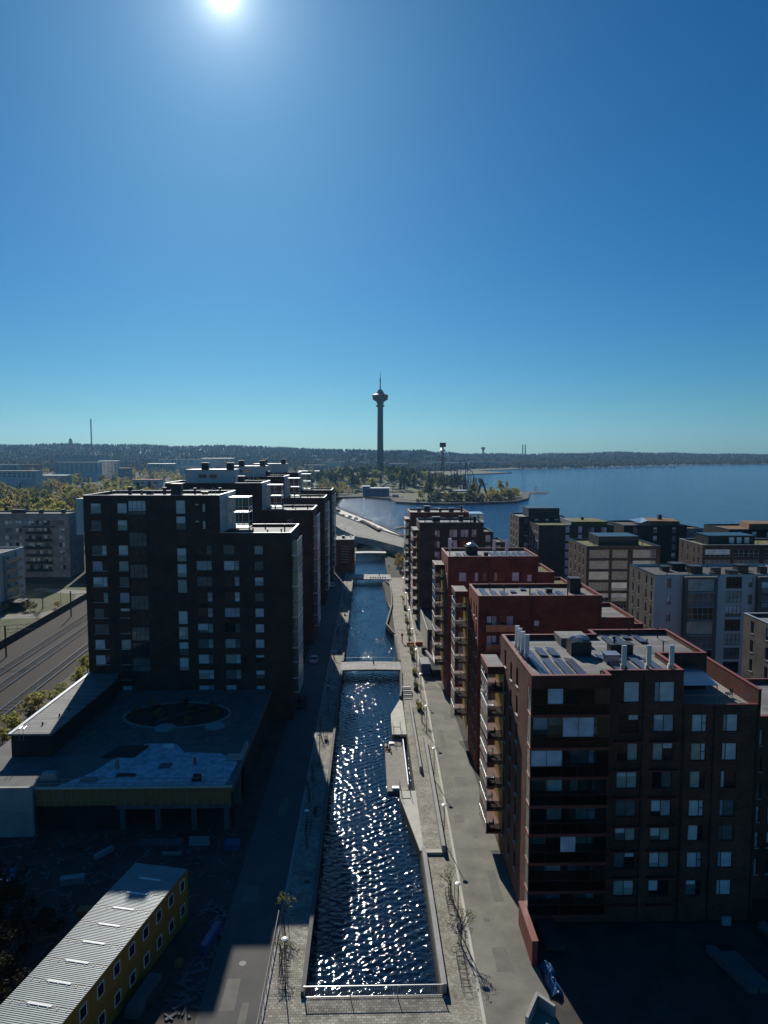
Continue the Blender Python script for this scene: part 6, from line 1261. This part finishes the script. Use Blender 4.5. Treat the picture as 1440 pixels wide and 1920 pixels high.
# ------------------------------------------------------------------ far town, hills, forest
far = [(-5, 75, 900, 26, 'plaster_white', 2), (60, 130, 980, 18, 'plaster_grey', 2), (110, 190, 1250, 32, 'plaster_white', 5), (190, 225, 1300, 34, 'plaster_white', 6), (225, 245, 1150, 24, 'plaster_grey', 3), (252, 300, 760, 20, 'plaster_white', 4), (110, 205, 1900, 42, 'plaster_grey', 3), (20, 80, 1700, 20, 'brick_red', 2), (-10, 40, 1500, 24, 'plaster_grey', 3), (280, 330, 1600, 24, 'plaster_grey', 2), (300, 400, 1750, 32, 'plaster_white', 3), (380, 440, 1850, 34, 'plaster_grey', 3), (340, 370, 1300, 22, 'plaster_white', 3), (420, 470, 1500, 18, 'plaster_grey', 2), (480, 520, 1700, 22, 'plaster_white', 3), (570, 610, 1750, 18, 'plaster_grey', 3), (600, 640, 1900, 24, 'plaster_white', 3), (560, 600, 1350, 14, 'plaster_white', 1), (730, 765, 2000, 18, 'plaster_grey', 3), (780, 810, 2050, 16, 'plaster_white', 3), (835, 870, 2150, 18, 'plaster_grey', 3), (880, 925, 2250, 20, 'plaster_grey', 3), (925, 960, 2380, 16, 'plaster_white', 2), (800, 828, 2200, 22, 'plaster_white', 4)]
far.sort(key=lambda q: q[0] + q[1])
for k, (pa, pb, y, h, m_, nr) in enumerate(far):
    xa, xb = y * (pa - 690) / 1331, y * (pb - 690) / 1331; t = thing('far_building', 'distant %s building %s, %s from left in the town' % ('white' if m_ == 'plaster_white' else 'red-brown' if 'red' in m_ else 'grey', 'left of the dark blocks' if pb < 320 else 'above the dark block roofs' if pb < 560 else 'beyond the peninsula', ordn(k)), 'building', ((xa + xb) / 2, y, 0), 'distant town buildings')
    MB().box(xa, y, 0, xb, y + 18, h).part('wall', M[m_], t); MB().box(xa - .5, y - .5, h, xb + .5, y + 18.5, h + .8).part('roof', M['metal_grey' if k % 3 == 0 else 'roof_felt' if k % 3 == 1 else 'brick_red'], t)
    nc = max(3, min(9, int((xb - xa) / 6))); wm_ = MB().box(0, -.12, 0, (xb - xa) / nc * .5, .05, 1.7).mesh('window', M['pane_dark'])
    for r_ in range(nr):
        for c in range(nc): inst('window', wm_, t, (xa + (xb - xa) * (c + .25) / nc, y, h - 3.4 - r_ * 3.4))
SKY = [(-400, 828), (0, 830), (200, 831), (330, 832), (480, 834), (560, 838), (640, 840), (720, 841), (780, 842), (830, 847), (880, 849), (1000, 848), (1100, 846.5), (1160, 846), (1250, 848), (1440, 849), (1800, 849)]
SHORE = [(-400, 1750), (600, 1750), (780, 1850), (850, 1900), (900, 2120), (960, 2250), (1000, 2200), (1140, 2420), (1250, 2800), (1440, 3050), (1800, 3300)]
PEAK = [(-400, 3300), (500, 3300), (640, 2700), (780, 2600), (860, 3600), (1000, 3900), (1440, 4600), (1800, 5000)]
def lerp(T, x): return float(np.interp(x, [a for a, _ in T], [b_ for _, b_ in T]))
def hillz(px, y):
    sh, pk = lerp(SHORE, px), lerp(PEAK, px); zp = CAM_H + (848 - lerp(SKY, px)) / 1331 * pk - 13
    f = (y - sh) / (pk - sh); bump_ = 5 * math.sin(px * .031 + y * .003) * math.sin(y * .004 + px * .012)
    return (-2.4 + min(1, max(0, (y - sh) / 30)) * 3.0 + (max(0, f) ** 1.5) * (zp - .6) + bump_ * max(0, min(1, f * 2))) if f < 1 else zp - (f - 1) * 60 + bump_
hb = MB(); cols = list(range(-400, 1801, 20)); fr_ = [0, .01, .03, .08, .15, .25, .35, .45, .55, .65, .75, .85, .93, 1, 1.1, 1.3]
for px in cols:
    sh, pk = lerp(SHORE, px), lerp(PEAK, px)
    for f in fr_: y = sh + (pk - sh) * f; hb.v.append((y * (px - 690) / 1331, y, hillz(px, y)))
nf = len(fr_)
for i in range(len(cols) - 1):
    for j in range(nf - 1): hb.f.append((i * nf + j, (i + 1) * nf + j, (i + 1) * nf + j + 1, i * nf + j + 1))
mat('hill_green', (.028, .034, .02), .95, .4, .006, c2=(.05, .05, .03)); hb.top('hills', M['hill_green'], 'structure', smooth=True)
def forest(name, n, pick, mname, conif, hr):
    vs, fs = [], []
    rs = np.random.RandomState(len(name))
    for k in range(n):
        px, y = pick(rs); x = y * (px - 690) / 1331; z = hillz(px, y) - 1; h = rs.uniform(*hr); r_ = h * (.3 if conif else .42); b0 = len(vs); a0 = rs.uniform(0, 6.28)
        if conif:
            for i in range(5): a = a0 + i * 1.257; vs.append((x + r_ * math.cos(a), y + r_ * math.sin(a), z + h * .12))
            vs.append((x, y, z + h)); fs += [(b0 + i, b0 + (i + 1) % 5, b0 + 5) for i in range(5)]
        else:
            for zz, q in ((.15, .7), (.55, 1.), (.85, .6)):
                for i in range(5): a = a0 + i * 1.257 + rs.uniform(-.3, .3); w_ = r_ * q * rs.uniform(.75, 1.2); vs.append((x + w_ * math.cos(a), y + w_ * math.sin(a), z + h * zz))
            vs.append((x, y, z + h))
            for m_ in (0, 1): fs += [(b0 + m_ * 5 + i, b0 + m_ * 5 + (i + 1) % 5, b0 + m_ * 5 + 5 + (i + 1) % 5, b0 + m_ * 5 + 5 + i) for i in range(5)]
            fs += [(b0 + 10 + i, b0 + 10 + (i + 1) % 5, b0 + 15) for i in range(5)]
    me = bpy.data.meshes.new(name); me.from_pydata(vs, [], fs); me.materials.append(M[mname]); tag(link(bpy.data.objects.new(name, me)), None, None, None, 'stuff')
def pk1(rs):
    px = rs.uniform(-200, 1650); sh, pk = lerp(SHORE, px), lerp(PEAK, px); f = rs.beta(1.6, 1.0); return px, sh + 20 + (pk * 1.02 - sh) * f
def pk2(rs):
    px = rs.uniform(-200, 1650); sh, pk = lerp(SHORE, px), lerp(PEAK, px); return px, sh + 12 + (pk - sh) * rs.beta(.9, 2.2)
forest('far_conifer_forest', 21000, pk1, 'needle', True, (9, 15)); forest('far_broadleaf_wood', 6500, pk2, 'twig', False, (9, 15)); forest('far_budding_wood', 3500, pk2, 'leaf_ochre', False, (8, 13))
rs = np.random.RandomState(5)
for k in range(26):
    px = rs.uniform(590, 860); sh, pk = lerp(SHORE, px), lerp(PEAK, px); y = sh + (pk - sh) * rs.uniform(.3, .95); x = y * (px - 690) / 1331; z = hillz(px, y) + 6
    t = thing('hillside_house', 'small pale house on the wooded slope beyond the tall tower', 'house', (x, y, z), 'houses on the far slope'); w_ = rs.uniform(9, 20); MB().box(x - w_ / 2, y, z - 6, x + w_ / 2, y + 9, z + 4).part('wall', M['plaster_white'], t); MB().quad((x - w_ / 2 - .6, y - .6, z + 4), (x + w_ / 2 + .6, y - .6, z + 4), (x + w_ / 2 + .6, y + 4.5, z + 7), (x - w_ / 2 - .6, y + 4.5, z + 7)).quad((x - w_ / 2 - .6, y + 4.5, z + 7), (x + w_ / 2 + .6, y + 4.5, z + 7), (x + w_ / 2 + .6, y + 9.6, z + 4), (x - w_ / 2 - .6, y + 9.6, z + 4)).part('roof', M['metal_grey'], t)
# marina on the far shore and the green point
sheet('green_point', [(160, 1545), (250, 1650), (350, 1752), (325, 1825), (200, 1820), (140, 1700)], .3, M['grass'], h=.5)
for k in range(26):
    x = 640 + k * 16 + rs.uniform(-5, 5); y = 2180 + k * 8 + rs.uniform(-20, 20)
    t = thing('moored_boat', 'small white boat in the far marina', 'boat', (x, y, -1.5), 'boats in the far marina'); MB().prism([(x - 5, y - 1.6), (x + 4, y - 1.6), (x + 7, y), (x + 4, y + 1.6), (x - 5, y + 1.6)], -1.7, .8).part('hull', M['paint_white'], t); MB().box(x - 2, y - 1, .8, x + 2, y + 1, 2.4).part('cabin', M['paint_white'], t)
for k in range(2): x = 720 + k * 12; MB().lathe(x, 3300, [(3, 0), (2.4, 86)], 8).top('chimney', M['tower_concrete'], None, ('left', 'right')[k] + ' one of two thin chimneys on the far shore', 'chimney')
# small islet off the tip
mb = MB().lathe(218, 905, [(16, -2.2), (12, -.9), (4, -.2)], 14); mb.top('islet', M['stone_riprap'], 'structure'); tree('twig0', 215, 905, -.6, 7, '', None, 'lone bush on the rocky islet off the peninsula tip')

# ------------------------------------------------------------------ haze
hm_ = bpy.data.materials.new('haze'); hm_.use_nodes = True; n = hm_.node_tree; n.nodes.remove(n.nodes['Principled BSDF'])
pv = n.nodes.new('ShaderNodeVolumePrincipled'); pv.inputs['Color'].default_value = (.30, .62, 1., 1); pv.inputs['Density'].default_value = 5e-5; pv.inputs['Anisotropy'].default_value = .45
n.links.new(pv.outputs[0], n.nodes['Material Output'].inputs['Volume'])
MB().box(-7600, -600, -5, 7600, 7000, 290).top('haze', hm_, 'stuff')
